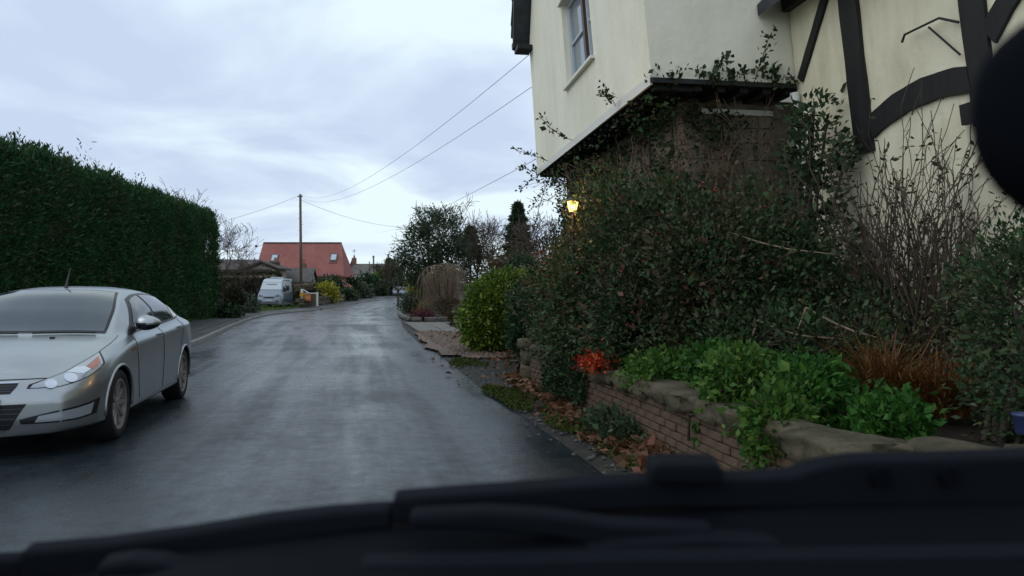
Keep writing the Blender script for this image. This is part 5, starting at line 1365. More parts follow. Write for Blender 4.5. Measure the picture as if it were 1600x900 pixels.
for i, (nm, lb, a, b2, c_, d2, Y, lm, lo) in enumerate(FB): far_bush(nm, lb, a, b2, c_, d2, Y, MATS[lm], 70 + i, 2200, lobes=lo)
def conifer(name, label, px, ptop, pbase, Y, wpx, lm, seed, n=6000, cat='tree', z0=None):
    """spire: drooping whorls of foliage round a trunk"""
    rg = np.random.default_rng(seed); s = Y / 1200; top = W(px, ptop, Y); z0 = rise(Y) if z0 is None else z0; zb = max(W(px, pbase, Y).z, z0); h_ = top.z - zb; Rm = wpx * s / 2
    t = thing(name, label, cat, (top.x, Y, z0)); L = max(.08, 4.5 * s)
    q = rg.uniform(0, 1, n) ** .8; an = rg.uniform(0, 6.283, n); wh = .75 + .25 * np.sin(q * h_ / (.55 + .02 * h_) * 6.283) + .15 * np.sin(an * 5 + q * 9)
    r = Rm * (1 - q) ** .75 * wh * np.sqrt(rg.uniform(.25, 1, n)) + .03
    P = np.stack([top.x + r * np.cos(an), Y + r * np.sin(an), zb + q * h_ - r * .18], 1); A = np.stack([np.cos(an), np.sin(an), np.full(n, .15)], 1)
    v, f = leaf_arrays(rg, P, A, L, L * .4, .5); mk('crown', v, f, lm, t)
    b = MB(); b.tube([(top.x, Y, z0 - .2), (top.x, Y, zb + h_ * .5), (top.x, Y, top.z)], [Rm * .09 + .05, Rm * .05 + .03, .015], 7); b.build('trunk', MATS['bark'], t)
    return t
conifer('conifer', 'narrow dark column conifer right of the far white house', 609, 406, 462, 118, 22, MATS['conifer'], 90, 5000)
conifer('conifer', 'low dark conifer behind the far parked cars', 622, 418, 462, 126, 34, MATS['conifer'], 91, 5000)
conifer('conifer', 'dark spire conifer rising above the brown shrubs', 809, 317, 400, 52, 54, MATS['conifer'], 92, 12000)
conifer('conifer', 'small dark spire beside the bare trees, left of the tall one', 735, 355, 400, 62, 36, MATS['conifer'], 93, 7000)

# ------------------------------------------------------------------ far parked cars
def small_car(name, label, px, Y, paint, rz, hb=True):
    q = W(px, 470, Y); t = thing(name, label, 'car', (q.x, Y, rise(Y) + .02), rz=rz)
    st = [(-2.1, .35, .62, .70, .45), (-1.95, .25, .78, .82, .6), (-1.0, .22, .95, .88, .72), (-.9, .22, .96, .88, .72), (-.35, .22, 1.40, .88, .58), (.3, .22, 1.47, .88, .60), (1.2, .22, 1.42, .88, .58), (1.75, .25, 1.0, .85, .62), (2.0, .35, .85, .75, .6)]
    v, f = [], []
    for (y, zb, zt2, wb, wtp) in st:
        zm = min(.92, zt2 - .05); v += [(-wb * .9, y, zb), (-wb, y, .55), (-wb * .97, y, zm), (-wtp, y, zt2 - .03), (0, y, zt2), (wtp, y, zt2 - .03), (wb * .97, y, zm), (wb, y, .55), (wb * .9, y, zb)]
    for i in range(len(st) - 1):
        for k in range(9): a = i * 9 + k; b2 = i * 9 + (k + 1) % 9; f.append((a, b2, b2 + 9, a + 9))
    f += [tuple(range(9))[::-1], tuple((len(st) - 1) * 9 + k for k in range(9))]
    o = mk('body', v, f, paint, t, local=True, smooth=True); o.data.set_sharp_from_angle(angle=R(35))
    def pl(name, pts, m, d_): n_ = len(pts); vv = [Vector(p) for p in pts] + [Vector(p) + Vector(d_) for p in pts]; mk(name, vv, [tuple(range(n_))[::-1], tuple(range(n_, 2 * n_))] + [(i, (i + 1) % n_, n_ + (i + 1) % n_, n_ + i) for i in range(n_)], m, t, local=True)
    pl('windscreen', [(-.70, -.86, 1.0), (.70, -.86, 1.0), (.54, -.40, 1.36), (-.54, -.40, 1.36)], MATS['car_screen'], (0, -.03, .02))
    for s in (-1, 1):
        pl('side_window', [(s * .85, -.6, .98), (s * .85, 1.4, .98), (s * .63, 1.1, 1.36), (s * .63, -.3, 1.36)], MATS['glass'], (s * .02, 0, 0))
        pl('headlight', [(s * .78, -1.97, .60), (s * .45, -2.02, .60), (s * .45, -1.98, .74), (s * .78, -1.90, .76)], MATS['lamp_clear'], (0, -.05, 0))
        for yw in (-1.3, 1.25): w_ = wheel(0, 0, 1, .31, .2, .19, t, MATS['rubber'], MATS['dirty_alloy'], 5); w_.location = (s * .80, yw, .31); w_.rotation_euler = (0, 0, -s * R(90))
    pl('grille', [(-.4, -2.1, .45), (.4, -2.1, .45), (.4, -2.08, .58), (-.4, -2.08, .58)], MATS['black_trim'], (0, -.03, 0))
mat('blue_paint', (0.10, 0.14, 0.20), .3, .5); mat('grey_paint', (0.30, 0.33, 0.36), .3, .6)
small_car('parked_car', 'farther grey car at the bend, left of the blue one', 622, 116, MATS['grey_paint'], R(10))
small_car('parked_car', 'dark blue car parked at the bend beside the yellow shrub', 636, 108, MATS['blue_paint'], R(8))
# ------------------------------------------------------------------ right side, beyond the cottage
def mixed_tree(name, label, base, lobes, n, L, lm, seed, r=.2, branch='twig'):
    rg = np.random.default_rng(seed); rnd = random.Random(seed); t = thing(name, label, 'tree', base)
    P, D = lobe_points(rg, lobes, n, .3, L * 1.1, 12, base[2] + .2, .22)
    v, f = leaf_arrays(rg, P, D + [0, 0, .1], L, L * .42, .7); mk('crown', v, f, lm, t)
    lo = np.asarray(lobes, float); segs = []; b = Vector(base); top = Vector((base[0], base[1], lo[:, 2].max()))
    for l in lobes:
        q = Vector(l[:3]); m_ = b.lerp(q, .5) + Vector((0, 0, .3)); segs += [(tuple(b), tuple(m_), r, r * .6), (tuple(m_), tuple(q), r * .6, r * .25)]
        for k in range(4): grow(rnd, q, (rnd.gauss(0, 1), rnd.gauss(0, 1), rnd.uniform(.1, 1)), max(l[3:]) * .62, r * .2, 1, segs, 0, .6, 2, .6, .2, .008)
    v, f = seg_mesh(segs, 5); mk('trunk', v, f, MATS[branch], t); return t
def at(px, py, Y): return tuple(W(px, py, Y))
# big evergreen at the bend
Y = 56; s = Y / 1200
mixed_tree('evergreen_tree', 'big loose dark evergreen tree right of the bend', (W(672, 480, Y).x, Y, 0), [
    (*at(660, 395, Y), 1.7, 1.6, 1.9), (*at(690, 370, Y), 1.6, 1.6, 1.7), (*at(668, 350, Y), .9, 1.0, 1.1), (*at(648, 415, Y), 1.2, 1.2, 1.4), (*at(705, 410, Y), 1.7, 1.6, 1.9), (*at(678, 430, Y), 1.8, 1.6, 1.7)], 30000, .17, MATS['conifer'], 101, .22)
bs = [(607, 345, 78, 5.4, 'bare tree leaning out left of the big evergreen', .7), (705, 312, 66, 9.6, 'tall bare tree rising behind the big evergreen', .6), (742, 345, 60, 7.4, 'bare tree between the evergreen and the dark spire', .75), (775, 340, 64, 7.9, 'bare tree just left of the dark spire conifer', .7), (842, 350, 48, 6.6, 'bare tree right of the dark spire, beside the cottage', .75)]
for i, (px, py, Y, h_, lb, sp) in enumerate(bs):
    px2 = px if i else 622
    tree('bare_tree', lb, (W(px2, 470, Y).x, Y, rise(Y)), h_ * .92, 110 + i, r=.13, depth=4, minr=.011 + Y * .00006, spread=sp, group=None, shrink=.70)
# weeping tree: arching then hanging twigs
rnd = random.Random(7); Y = 44.0; wq = W(697, 480, Y); t = thing('weeping_tree', 'bare brown weeping tree with hanging twigs', 'tree', (wq.x, Y, 0))
top = W(695, 412, Y); segs = []
v, f = seg_mesh([((wq.x, Y, -.1), (wq.x + .1, Y, 1.4), .13, .11), ((wq.x + .1, Y, 1.4), (top.x, Y, top.z), .11, .07)], 8); mk('trunk', v, f, MATS['bark'], t)
for k in range(30):
    a = rnd.uniform(0, 6.283); R0 = rnd.uniform(.5, 1.55); st_ = Vector((top.x, Y, top.z - rnd.uniform(0, .7))); pk = st_ + Vector((math.cos(a) * R0 * .5, math.sin(a) * R0 * .5, rnd.uniform(.1, .45))); en = st_ + Vector((math.cos(a) * R0, math.sin(a) * R0, rnd.uniform(-.5, 0)))
    pr = st_; n_ = 7
    for i in range(1, n_ + 1):
        u = i / n_; q = st_ * (1 - u) ** 2 + pk * 2 * u * (1 - u) + en * u * u + Vector((rnd.gauss(0, .03), rnd.gauss(0, .03), 0)); segs.append((tuple(pr), tuple(q), .03 * (1 - u * .6), .03 * (1 - (u + .1) * .6)))
        for j in range(4 if i > 2 else 1):
            d_ = q.copy(); ln = rnd.uniform(.8, max(.9, q.z - .35)); dx_, dy_ = rnd.gauss(0, .10), rnd.gauss(0, .10); m_ = 5; rr = .011
            for z_ in range(m_):
                e_ = d_ + Vector((dx_ * (1 if z_ < 2 else .3) + rnd.gauss(0, .02), dy_ * (1 if z_ < 2 else .3) + rnd.gauss(0, .02), -ln / m_)); 
                if e_.z < .25: break
                segs.append((tuple(d_), tuple(e_), rr, rr * .85)); d_ = e_; rr *= .9
        pr = q
v, f = seg_mesh(segs, 3); mk('hanging_twigs', v, f, MATS['twig_tan'], t)
# brown and russet shrub masses behind
far_bush('brown_shrub', 'large russet-brown shrub mass left of the cottage', 742, 862, 366, 500, 38, MATS['brown_leaf'], 120, 15000, lobes=5, L=.11)
far_bush('brown_shrub', 'dull olive shrub mass behind the weeping tree', 715, 792, 372, 480, 50, MATS['brown_hedge'], 121, 9000, lobes=4, L=.13)
far_bush('dark_shrub', 'dark green shrub behind the laurel, beside the cottage', 775, 870, 392, 520, 30, MATS['dark_leaf'], 123, 12000, lobes=4, L=.09)
far_bush('yellow_shrub', 'upright yellow-leaved shrub at the bend, left of the weeping tree', 636, 657, 422, 465, 62, MATS['yellow_leaf'], 124, 1500, lobes=2)
far_bush('grey_shrub', 'low grey-green shrub spreading under the yellow shrub', 624, 668, 458, 486, 56, MATS['sage_leaf'], 125, 2600, lobes=4)
far_bush('olive_shrub', 'dark olive shrub low under the big evergreen', 656, 700, 438, 478, 64, MATS['mid_leaf'], 126, 4200, lobes=4)
far_bush('straw_shrub', 'tawny dying plants under the weeping tree', 676, 726, 462, 492, 41, MATS['brown_leaf'], 127, 3000, lobes=4, L=.09)
def tuft(name, label, base, n, h_, spread, lm, seed, wd=.02, cat='grass'):
    rg = np.random.default_rng(seed); t = thing(name, label, cat, base); b = np.array(base); V, F = [], []; k0 = 0
    for k in range(n):
        a = rg.uniform(0, 6.283); R0 = spread * rg.uniform(.1, 1); hh = h_ * rg.uniform(.55, 1.1); dr = rg.uniform(.0, .6); sd = np.array([-math.sin(a), math.cos(a), 0]) * wd; m_ = 5
        p0 = b + [rg.normal(0, .12 * spread), rg.normal(0, .12 * spread), 0]
        for i in range(m_ + 1):
            u = i / m_; c = p0 + np.array([math.cos(a), math.sin(a), 0]) * R0 * u ** 1.4 + [0, 0, hh * (u - dr * u * u * u)]; w2 = sd * (1 - u) ** .6
            V += [c - w2, c + w2]
            if i: q = k0 + i * 2; F.append((q - 2, q - 1, q + 1, q))
        k0 += 2 * (m_ + 1)
    mk('blades', V, np.array(F), lm, t); 
    return t
tuft('grass_tuft', 'tall straw-coloured grass clump before the weeping tree', (W(662, 486, 46).x, 46, .1), 160, 1.35, .75, MATS['straw'], 1, .018)
tuft('grass_tuft', 'orange-tan grass clump in the edged bed', (W(652, 494, 41).x, 41, .1), 130, .7, .5, MATS['orange_leaf'], 2, .018)
far_bush('red_ground_cover', 'deep red ground cover in the edged bed by the road', 640, 682, 486, 500, 39, MATS['maroon_leaf'], 130, 2200, lobes=4, L=.09)
# edging of the bed: pale stones in a row
ed = thing('bed_edging', 'pale stone edging round the red planted bed', 'edging', (-4.8, 39, .05))
pts = [W(624, 489, 52), W(627, 494, 44), W(640, 500.5, 38.5), W(662, 499, 38.0), (W(684, 496.5, 38.2)), W(704, 494, 38.8)]
pts = [Vector((p.x, p.y, .1)) for p in pts]; k = 0
for a, b_ in zip(pts[:-1], pts[1:]):
    n_ = max(1, round((b_ - a).length / .62))
    for i in range(n_):
        c = a.lerp(b_, (i + .5) / n_); rock((c.x + 4.8, c.y - 39, .09), (.58, .2, .2), math.atan2(b_.y - a.y, b_.x - a.x) + rk2.uniform(-.1, .1), k, 'edging_stone', MATS['paving'], ed, amp=.05); k += 1
# tawny pot-like shrub by the apron
far_bush('tawny_shrub', 'small tawny shrub at the corner of the gravel drive', 699, 716, 484, 507, 31, MATS['brown_leaf'], 131, 1400, lobes=1, L=.06)
# ------------------------------------------------------------------ laurel and the planting in front of the cottage
bush('laurel_bush', 'rounded green and yellow laurel bush past the wall end', 'bush', [(-.22, 18.2, .92, .92, .95, .92), (.25, 18.4, .98, .8, .9, .90), (-.48, 18.1, .7, .66, .8, .72), (.6, 18.6, .85, .65, .8, .9)], 30000, .085, .05, MATS['varieg_leaf'], 140, clump=.06, per=10, shell=.10, jit=.8, base=(-.1, 18.3, 0), stems=8, bumpy=.07, zmin=.12)
far_bush('dark_shrub', 'dark glossy shrub between the laurel and the berry bush', 792, 880, 415, 560, 15.2, MATS['dark_leaf'], 141, 13000, lobes=3, L=.075)
# big berry bush: leaves, arching stems, berries
cl = [(.98, 11.3, 1.15, .70, 1.0, 1.0), (1.25, 10.0, 1.5, .75, 1.0, 1.15), (1.0, 9.2, 1.0, .6, .8, .75), (1.55, 8.6, 1.45, .75, .8, 1.15), (1.62, 10.6, 1.80, .42, .7, .55), (2.0, 7.9, 1.4, .7, .7, 1.1), (1.95, 9.0, 2.1, .5, .5, .65), (2.5, 7.7, 1.6, .6, .6, .8), (1.35, 8.2, .95, .5, .6, .6), (.85, 12.0, 1.15, .42, .6, .6), (1.2, 12.6, 1.4, .55, .8, 1.0)]
cb = bush('berry_bush', 'huge dark cotoneaster bush with red berries before the cottage', 'bush', cl, 170000, .050, .026, MATS['coto_leaf'], 150, clump=.075, per=10, shell=.30, jit=.8, base=(1.3, 9.8, .5), stems=26, zmin=.45, bumpy=.22)
rg = np.random.default_rng(149)                          # paler and reddening shoots standing out of it
P, D = lobe_points(rg, cl, 15000, .05, .06, 26, .6, .24); P = P + D * .06
v, f = leaf_arrays(rg, P, D + [0, 0, .4], .055, .028, .6); so_ = mk('young_shoots', v, f, MATS['coto_light'], cb); so_['kind'] = 'stuff'
segs = []; rnd = random.Random(152)
for l in cl:
    for k in range(6):
        d_ = Vector((rnd.uniform(-1, .3), rnd.uniform(-1, .3), rnd.uniform(.1, 1))).normalized(); q = Vector((l[0] + d_.x * l[3] * .8, l[1] + d_.y * l[4] * .8, l[2] + d_.z * l[5] * .8))
        for i in range(6):
            q2 = q + d_ * .10 + Vector((0, 0, -.012 * i)); segs.append((tuple(q), tuple(q2), .006 - .0007 * i, .0055 - .0007 * i)); q = q2; d_ = (d_ + Vector((rnd.gauss(0, .15), rnd.gauss(0, .15), 0))).normalized()
v, f = seg_mesh(segs, 4); so_ = mk('bare_shoot', v, f, MATS['twig'], cb); so_['kind'] = 'stuff'
rg = np.random.default_rng(151)
def berry_cluster(c, r, n): return c + rg.normal(0, 1, (n, 3)) * r
P, D = lobe_points(rg, cl, 1500, .03, .05, 9, .6, .12)
k = (D[:, 0] < .2) | (D[:, 1] < -.2); P = P[k]
BP = [(P + D[k] * .06)[::4]]
for px, py, Y, r, n_ in ((930, 566, 8.6, .07, 230), (905, 452, 10.4, .12, 90), (880, 432, 10.9, .13, 110), (985, 440, 8.6, .08, 60), (850, 490, 11.6, .08, 70), (868, 425, 10.9, .16, 80), (848, 525, 11.7, .07, 50), (968, 372, 9.0, .06, 30), (890, 540, 9.6, .09, 60)):
    BP.append(berry_cluster(np.array(W(px, py, Y)), np.array([r, r, r * .6]), n_))
P = np.concatenate(BP); n = len(P)
oc_v = np.array([(1, 0, 0), (-1, 0, 0), (0, 1, 0), (0, -1, 0), (0, 0, 1), (0, 0, -1)], float) * .016
oc_f = np.array([(0, 2, 4), (2, 1, 4), (1, 3, 4), (3, 0, 4), (2, 0, 5), (1, 2, 5), (3, 1, 5), (0, 3, 5)])
v = (P[:, None, :] + oc_v[None] * rg.uniform(.7, 1.3, (n, 1, 1))).reshape(-1, 3); f = (oc_f[None] + (np.arange(n) * 6)[:, None, None]).reshape(-1, 3)
bo = mk('berries', v, f, MATS['berry'], cb); bo['kind'] = 'stuff'
red_c = np.array(W(930, 566, 8.0)); P = red_c + rg.normal(0, 1, (420, 3)) * [.075, .10, .045]
v, f = leaf_arrays(rg, P, np.tile([-.3, -.6, .3], (420, 1)), .055, .03, .7); bo = mk('red_spray', v, f, MATS['spray_red'], cb); bo['kind'] = 'stuff'
# ivy on the ground-floor wall and over the jetty edge
rg = np.random.default_rng(160); P, A = [], []
for _ in range(2600):
    s = rg.uniform(.45, 7.2); z = rg.uniform(.6, 3.85); dn = rg.random()
    if 1.5 < s < 3.45 and 2.65 < z < 3.5 and rg.random() < .9: continue
    if z > 3.3 and rg.random() < .6: continue
    c = HP(s, J - .03 - abs(rg.normal(0, .10)), z); n_ = rg.poisson(11)
    P.append(np.array(c) + rg.normal(0, .07, (n_, 3))); A.append(np.tile(np.array(-HN + Vector((0, 0, -.2))), (n_, 1)))
for _ in range(90):                                     # near side under the jetty corner, thinner
    t_ = J + abs(rg.normal(0, .35)); z = 3.86 - abs(rg.normal(0, .5)); c = HP(J - .06 - abs(rg.normal(0, .06)), min(t_, 1.8), z); n_ = rg.poisson(7)
    P.append(np.array(c) + rg.normal(0, .06, (n_, 3))); A.append(np.tile(np.array(-HU + Vector((0, 0, -.2))), (n_, 1)))
for _ in range(130):                                     # hanging from the joists
    s = rg.uniform(0, 7.2); c = HP(s, rg.uniform(-.08, J), 3.86 - abs(rg.normal(0, .13))); n_ = rg.poisson(6)
    P.append(np.array(c) + rg.normal(0, .05, (n_, 3))); A.append(np.tile([-.4, -.3, -.6], (n_, 1)))
for _ in range(36):                                      # along the near edge, upright
    t_ = rg.uniform(0, 1.85); c = HP(-.06, t_, 4.0 + abs(rg.normal(0, .06))); n_ = rg.poisson(7)
    P.append(np.array(c) + rg.normal(0, .04, (n_, 3))); A.append(np.tile([-.1, -.5, .7], (n_, 1)))
segs = []
for s, t_, hh, lx in ((.1, 0, .3, .1), (1.2, -.1, .25, -.35), (3.6, -.12, .30, -.55), (5.6, -.12, .25, -.6), (6.8, -.1, .2, -.4), (-.05, 1.25, .55, .25), (-.05, .7, .25, .2), (-.05, 1.6, .22, .1), (7.2, .1, -.4, -.5), (7.25, .3, -.8, -.4), (7.25, .3, -1.3, -.45)):
    b_ = HP(s, t_, 3.98); q = b_
    for i in range(7):
        q2 = q + Vector((lx / 7 + rg.normal(0, .02), rg.normal(0, .02), hh / 7 + rg.normal(0, .02))); segs.append((tuple(q), tuple(q2), .006, .005)); q = q2
        P.append(np.array(q) + rg.normal(0, .035, (7, 3))); A.append(np.tile([lx, -.2, .5], (7, 1)))
P, A = np.concatenate(P), np.concatenate(A)
iv = thing('ivy', 'dark ivy climbing the cottage ground floor and jetty edge', 'climber', tuple(HP(3, J - .1, .5, False)))
v, f = leaf_arrays(rg, P, A, .060, .040, .75); mk('foliage', v, f, MATS['coto_leaf'], iv)
for i in range(9):
    q = HP(.8 + i * .75, J - .05, .4)
    for j in range(7):
        q2 = HP(.8 + i * .75 + rg.normal(0, .2), J - .06, .4 + (j + 1) * .48); segs.append((tuple(q), tuple(q2), .022, .018)); q = q2
v, f = seg_mesh(segs, 5); so_ = mk('stem', v, f, MATS['twig'], iv); so_['kind'] = 'stuff'
# leafy climber at the inner corner
bush('climbing_shrub', 'fresh green climber at the corner beside the white downpipe', 'climber', [tuple(W(1270, 175, 8.7)) + (.2, .25, .22), tuple(W(1285, 215, 8.6)) + (.26, .25, .24), tuple(W(1268, 245, 8.6)) + (.26, .25, .25), tuple(W(1320, 240, 8.3)) + (.12, .15, .1), tuple(W(1280, 300, 8.5)) + (.30, .25, .4), tuple(W(1300, 400, 8.3)) + (.3, .25, .5)], 1900, .085, .04, MATS['mid_leaf'], 170, clump=.07, per=8, base=(3.3, 8.6, .55), stems=9)
# bare wiry shrubs against the wing wall
for i, (px, Y, n_, hh, lb) in enumerate(((1400, 7.0, 26, 2.05, 'bare wiry shrub before the wing wall, left one'), (1465, 6.4, 30, 1.85, 'bare dense twiggy shrub before the wing wall, right one'))):
    rnd = random.Random(180 + i); b_ = Vector((W(px, 0, Y).x, Y, .55)); t = thing('bare_shrub', lb, 'shrub', tuple(b_)); segs = []
    for k in range(n_):
        a = rnd.uniform(0, 6.283); grow(rnd, b_ + Vector((rnd.gauss(0, .1), rnd.gauss(0, .1), 0)), (math.cos(a) * .28, math.sin(a) * .28, 1), hh * rnd.uniform(.5, .85), .014, 2, segs, 0, .38, 2, .5, .10, .0035, .02)
    v, f = seg_mesh(segs, 4); mk('stem', v, f, MATS['twig'], t)
    P = np.array([s_[1] for s_ in segs]); rg = np.random.default_rng(i); P = P[rg.integers(0, len(P), 700)]; v, f = leaf_arrays(rg, P, rg.normal(0, 1, (700, 3)), .05, .02, .5); mk('foliage', v, f, MATS['brown_hedge'], t)
bush('evergreen_bush', 'dark evergreen bush at the right edge under the mirror', 'bush', [(3.2, 4.6, 1.15, .40, .5, .60), (3.35, 4.8, 1.45, .40, .5, .45), (3.1, 4.4, .85, .36, .4, .36), (3.65, 5.3, 1.2, .5, .5, .8)], 24000, .038, .018, MATS['coto_leaf'], 190, clump=.06, per=9, base=(3.0, 4.6, .52), stems=10, shell=.3)
# dark undergrowth
bush('undergrowth', 'low dark undergrowth between berry bush and wing wall', 'bush', [(2.2, 7.0, .85, .6, .6, .5), (2.7, 6.4, .8, .6, .6, .45), (2.9, 7.4, 1.2, .6, .6, .7), (3.3, 6.8, 1.0, .5, .6, .6)], 16000, .05, .025, MATS['coto_leaf'], 191, clump=.08, per=9, base=(2.6, 6.9, .52), stems=10, shell=.3)
# leafy green perennials along the coping
GP = [(1.30, 7.3, .72, .34, .55, .20, 'fresh green plant on the coping beside the red berries'), (1.72, 6.9, .80, .32, .4, .24, 'fresh green plant in the bed behind the coping'), (1.60, 5.75, .82, .30, .42, .28, 'fresh green plant spilling over the coping, middle one'), (1.98, 5.35, .78, .32, .36, .24, 'green plant behind the spilling middle one'), (1.62, 4.95, .62, .26, .34, .32, 'bright green plant hanging low over the brick wall'), (2.25, 4.8, .66, .26, .24, .15, 'small green plant farthest right along the coping')]
for i, (x, y, z, rx, ry, rz_, lb) in enumerate(GP):
    bush('leafy_plant', lb, 'plant', [(x + .08, y, z - .05, rx * .72, ry * .75, rz_ * .72), (x, y - .15, z - .08, rx * .5, ry * .45, rz_ * .7), (x + .2, y + .12, z, rx * .5, ry * .5, rz_ * .6)], 3800, .050, .028, MATS['bright_leaf' if i % 2 else 'bright_leaf2'], 200 + i, clump=.05, per=8, base=(x, y, .58), stems=8, shell=.25, jit=.8, group='green plants along the wall coping')
bush('verge_plant', 'small dark green plant at the foot of the brick wall', 'plant', [(.98, 7.35, .12, .2, .45, .14), (.9, 7.7, .12, .16, .3, .12), (1.08, 7.0, .1, .16, .3, .12)], 2600, .05, .025, MATS['mid_leaf'], 210, clump=.04, per=8, base=(.97, 7.35, .05), stems=5)
bush('trailing_plant', 'dark trailing plant hanging on the wall near the pillar', 'plant', [(.62, 9.6, .35, .12, .4, .28), (.55, 10.1, .3, .12, .35, .26), (.78, 8.9, .4, .1, .3, .2)], 4200, .05, .022, MATS['dark_leaf'], 211, clump=.05, per=8, base=(.6, 9.8, .05), stems=8)
bush('ivy_sprig', 'small ivy sprig trailing down the bricks under the coping', 'plant', [(1.46, 5.85, .42, .05, .10, .14)], 240, .05, .03, MATS['bright_leaf'], 212, clump=.03, per=6, base=(1.48, 5.85, .3), stems=3)
# orange dying fern / crocosmia
tuft('orange_fern', 'orange-brown dying fern clump in the bed', (W(1385, 640, 5.6).x, 5.6, .56), 420, .62, .62, MATS['orange_leaf'], 5, .010, 'plant')
tuft('orange_fern', 'reddish withered fern clump right of the orange one', (W(1470, 620, 5.3).x, 5.3, .58), 320, .5, .6, MATS['orange_leaf'], 6, .009, 'plant')
# long bare canes
for i, (a, b_, Y0, Y1, lb) in enumerate((((1140, 362), (1330, 400), 7.3, 6.8, 'long bare cane arching out of the berry bush, upper'), ((1185, 500), (1320, 530), 6.6, 6.2, 'pale bare cane low in front of the dark bush'), ((1260, 480), (1420, 540), 6.4, 5.9, 'bare cane leaning over the orange fern'), ((985, 566), (1030, 582), 8, 7.6, 'short dry stick lying on the coping'))):
    p0, p1 = W(*a, Y0), W(*b_, Y1); b = MB(); gnd = Vector((p0.x - .1, p0.y + .5, .5)); md = p0.lerp(p1, .5) + Vector((0, 0, -.05))
    b.tube(([gnd] if i < 3 else []) + [p0, p0.lerp(md, .5) + Vector((0, 0, -.015)), md, md.lerp(p1, .5) + Vector((0, 0, .0)), p1], [.012, .010, .009, .008, .006, .004][(0 if i < 3 else 1):], 6)
    tag(b.build('bare_cane', MATS['twig_tan'], None, origin=tuple(gnd if i < 3 else p0), smooth=True), lb, 'cane')
# small dark blue pot at the right edge
q = W(1598, 660, 3.95); t = thing('blue_pot', 'small dark blue pot on the coping at the right edge', 'pot', (q.x, 3.95, q.z - .06))
mat('blue_glaze', (0.02, 0.03, 0.09), .35)
b = MB(); b.lathe(q + Vector((0, 0, -.06)), [(0, 0), (.032, 0), (.038, .01), (.05, .09), (.055, .095), (.055, .11), (.046, .11), (.044, .09)], 20, 'z'); b.build('body', MATS['blue_glaze'], t, smooth=True)
b = MB(); b.lathe(q + Vector((0, 0, .03)), [(0, 0), (.043, 0)], 16, 'z'); b.build('soil', MATS['soil'], t)
# bare brown climber over the near ground-floor wall
rnd = random.Random(300); b_ = HP(J - .12, 1.0, .5); t = thing('bare_climber', 'brown twiggy climber against the stone wall under the jetty', 'climber', tuple(b_)); segs = []
for k in range(64):
    q = HP(J - .10, rnd.uniform(.45, 1.8), rnd.uniform(1.6, 2.6)) if k < 34 else HP(rnd.uniform(.2, 4.5), J - rnd.uniform(.15, .45), rnd.uniform(1.8, 2.9)); grow(rnd, q, (rnd.gauss(0, .5), rnd.gauss(-.1, .15), 1), rnd.uniform(.5, 1.0), .010, 2, segs, .02, .5, 2, .6, .16, .003, .02)
v, f = seg_mesh(segs, 4); so_ = mk('stem', v, f, MATS['twig_tan'], t); so_['kind'] = 'stuff'
rg = np.random.default_rng(301); P = np.array([s_[1] for s_ in segs]); P = P[rg.integers(0, len(P), 1500)] + rg.normal(0, .03, (1500, 3)); v, f = leaf_arrays(rg, P, rg.normal(0, 1, (1500, 3)), .05, .026, .5); so_ = mk('foliage', v, f, MATS['brown_leaf'], t); so_['kind'] = 'stuff'
# ------------------------------------------------------------------ our own car: wipers, scuttle, mirror
mat('wiper_black', (0.0045, 0.006, 0.009), 0.75, 0, 0.08)
mat('scuttle_black', (0.002, 0.003, 0.005), 0.8, 0, 0.06)
own = thing('dark_car', 'dark car in the foreground, only wipers, scuttle and mirror in view', 'car', (0.35, 0.3, 0.0))
def oc(pts, r, name, m, parent=own, n=8):
    b = MB(); b.tube(pts, r, n); return b.build(name, m, parent, smooth=True)
def wp(px, py, Y): return W(px, py, Y)
def bladeseg(pts, Y, h, th, name, m, parent=own):
    """bar with depth: pts are (px, py of its top edge), h its height in metres"""
    v, f = [], []; k = 0
    for px, py, hh in pts:
        p = W(px, py, Y); hh = hh or h
        v += [p, p + Vector((0, th, .004)), p + Vector((0, th, -hh)), p + Vector((0, 0, -hh))]
    for i in range(len(pts) - 1):
        for k in range(4):
            a = i * 4 + k; b = i * 4 + (k + 1) % 4; f.append((a, a + 4, b + 4, b))
    f += [(0, 1, 2, 3), tuple(len(v) - 4 + k for k in (3, 2, 1, 0))]
    o = mk(name, v, f, m, parent); bevel(o, .004, 3); return o
YW = 0.62
bl = bladeseg([(30, 862, .026), (160, 851, .025), (300, 832, .022), (420, 812, .020), (520, 801, .018), (612, 795, .016)], YW, .03, .018, 'wiper_blade', MATS['wiper_black'])
bladeseg([(-60, 876, .03), (36, 872, .03)], YW, .03, .012, 'blade_tip', MATS['wiper_black'], bl)
bl2 = bladeseg([(612, 780, .020), (700, 773, .021), (800, 766, .022), (920, 757, .023), (1040, 750, .023), (1180, 748, .024), (1240, 744, .026), (1290, 728, .034), (1340, 720, .037), (1450, 718, .038), (1620, 712, .040), (1760, 708, .040)], YW, .03, .022, 'wiper_blade', MATS['wiper_black'])
bladeseg([(1018, 730, .012), (1034, 725, .016), (1118, 726, .016), (1132, 732, .012)], YW - .012, .015, .03, 'blade_clip', MATS['wiper_black'], bl2)
for px in (1376, 1484):
    c = W(px, 745, YW - .004); b = MB(); b.lathe(c, [(.0, -.001), (.008, -.001), (.009, .004), (.009, .012)], 14, 'y'); b.build('rivet', MATS['scuttle_black'], bl2)
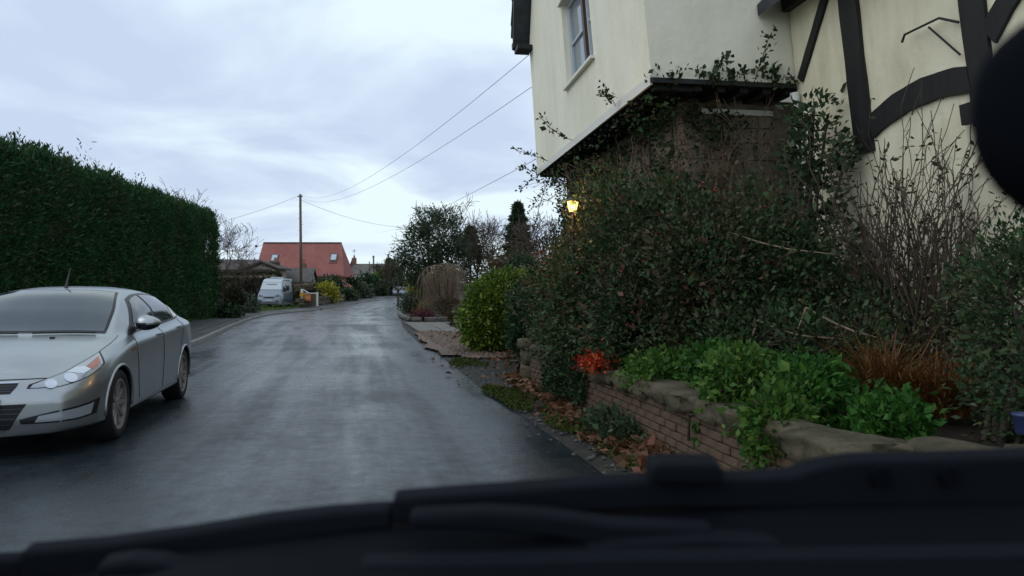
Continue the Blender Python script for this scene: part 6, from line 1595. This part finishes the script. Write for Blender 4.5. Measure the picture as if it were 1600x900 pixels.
# wiper arms in front of the dark scuttle
bladeseg([(640, 806, .010), (760, 800, .014), (860, 806, .016), (960, 820, .018), (1115, 826, .019)], YW - .05, .016, .016, 'wiper_arm', MATS['wiper_black'])
bladeseg([(905, 860, .008), (960, 850, .010), (1100, 842, .012), (1220, 850, .010), (1290, 862, .008)], YW - .06, .01, .02, 'arm_cover', MATS['wiper_black'])
bladeseg([(150, 884, .01), (200, 876, .014), (250, 880, .014), (305, 896, .01)], YW - .05, .012, .02, 'arm_cover', MATS['wiper_black'])
bladeseg([(560, 884, .02), (900, 876, .02), (1300, 872, .02), (1700, 866, .02)], YW - .08, .02, .02, 'scuttle_edge', MATS['wiper_black'])
# scuttle panel: broad black plate falling away under the wipers
v, f = [], []
cols = np.linspace(-700, 2400, 26)
for i, px in enumerate(cols):
    top = np.interp(px, [-700, 0, 300, 612, 1000, 1300, 2400], [930, 900, 838, 803, 782, 768, 750])
    a = W(px, top, YW + .04); v += [a, W(px, top + 30, YW - .02), W(px, 905, YW - .10), W(px, 905, YW - .10) + Vector((0, -.12, -.02)), a + Vector((0, .05, -.30)), ]
for i in range(len(cols) - 1):
    for k in range(3): a = i * 5 + k; f.append((a, a + 1, a + 6, a + 5))
    a = i * 5; f.append((a + 4, a, a + 5, a + 9))
o = mk('scuttle', v, f, MATS['scuttle_black'], own, smooth=True)
# rear-view mirror, back of the casing to the lens
bm = bmesh.new(); bmesh.ops.create_uvsphere(bm, u_segments=32, v_segments=20, radius=1)
c0 = W(1634, 200, .30)
for q in bm.verts:
    x, y, z = q.co
    sx = math.copysign(abs(x) ** .75, x); sz = math.copysign(abs(z) ** .8, z)
    q.co = (c0.x + .092 + sx * .120, .30 + y * .028 + .10 * 0, c0.z + sz * .060 * (1 + .12 * x) - .006 * x)
me = bpy.data.meshes.new('rear_view_mirror'); bm.to_mesh(me); bm.free()
for q in me.vertices: q.co -= Vector((0.35, .3, 0))
for pz in me.polygons: pz.use_smooth = True
mo = link('rear_view_mirror', me, MATS['scuttle_black'], own)
b = MB(); b.tube([(c0.x + .10, .31, c0.z + .03), (c0.x + .10, .36, c0.z + .08), (c0.x + .10, .40, c0.z + .10)], .011, 10); b.build('mirror_stalk', MATS['scuttle_black'], mo)
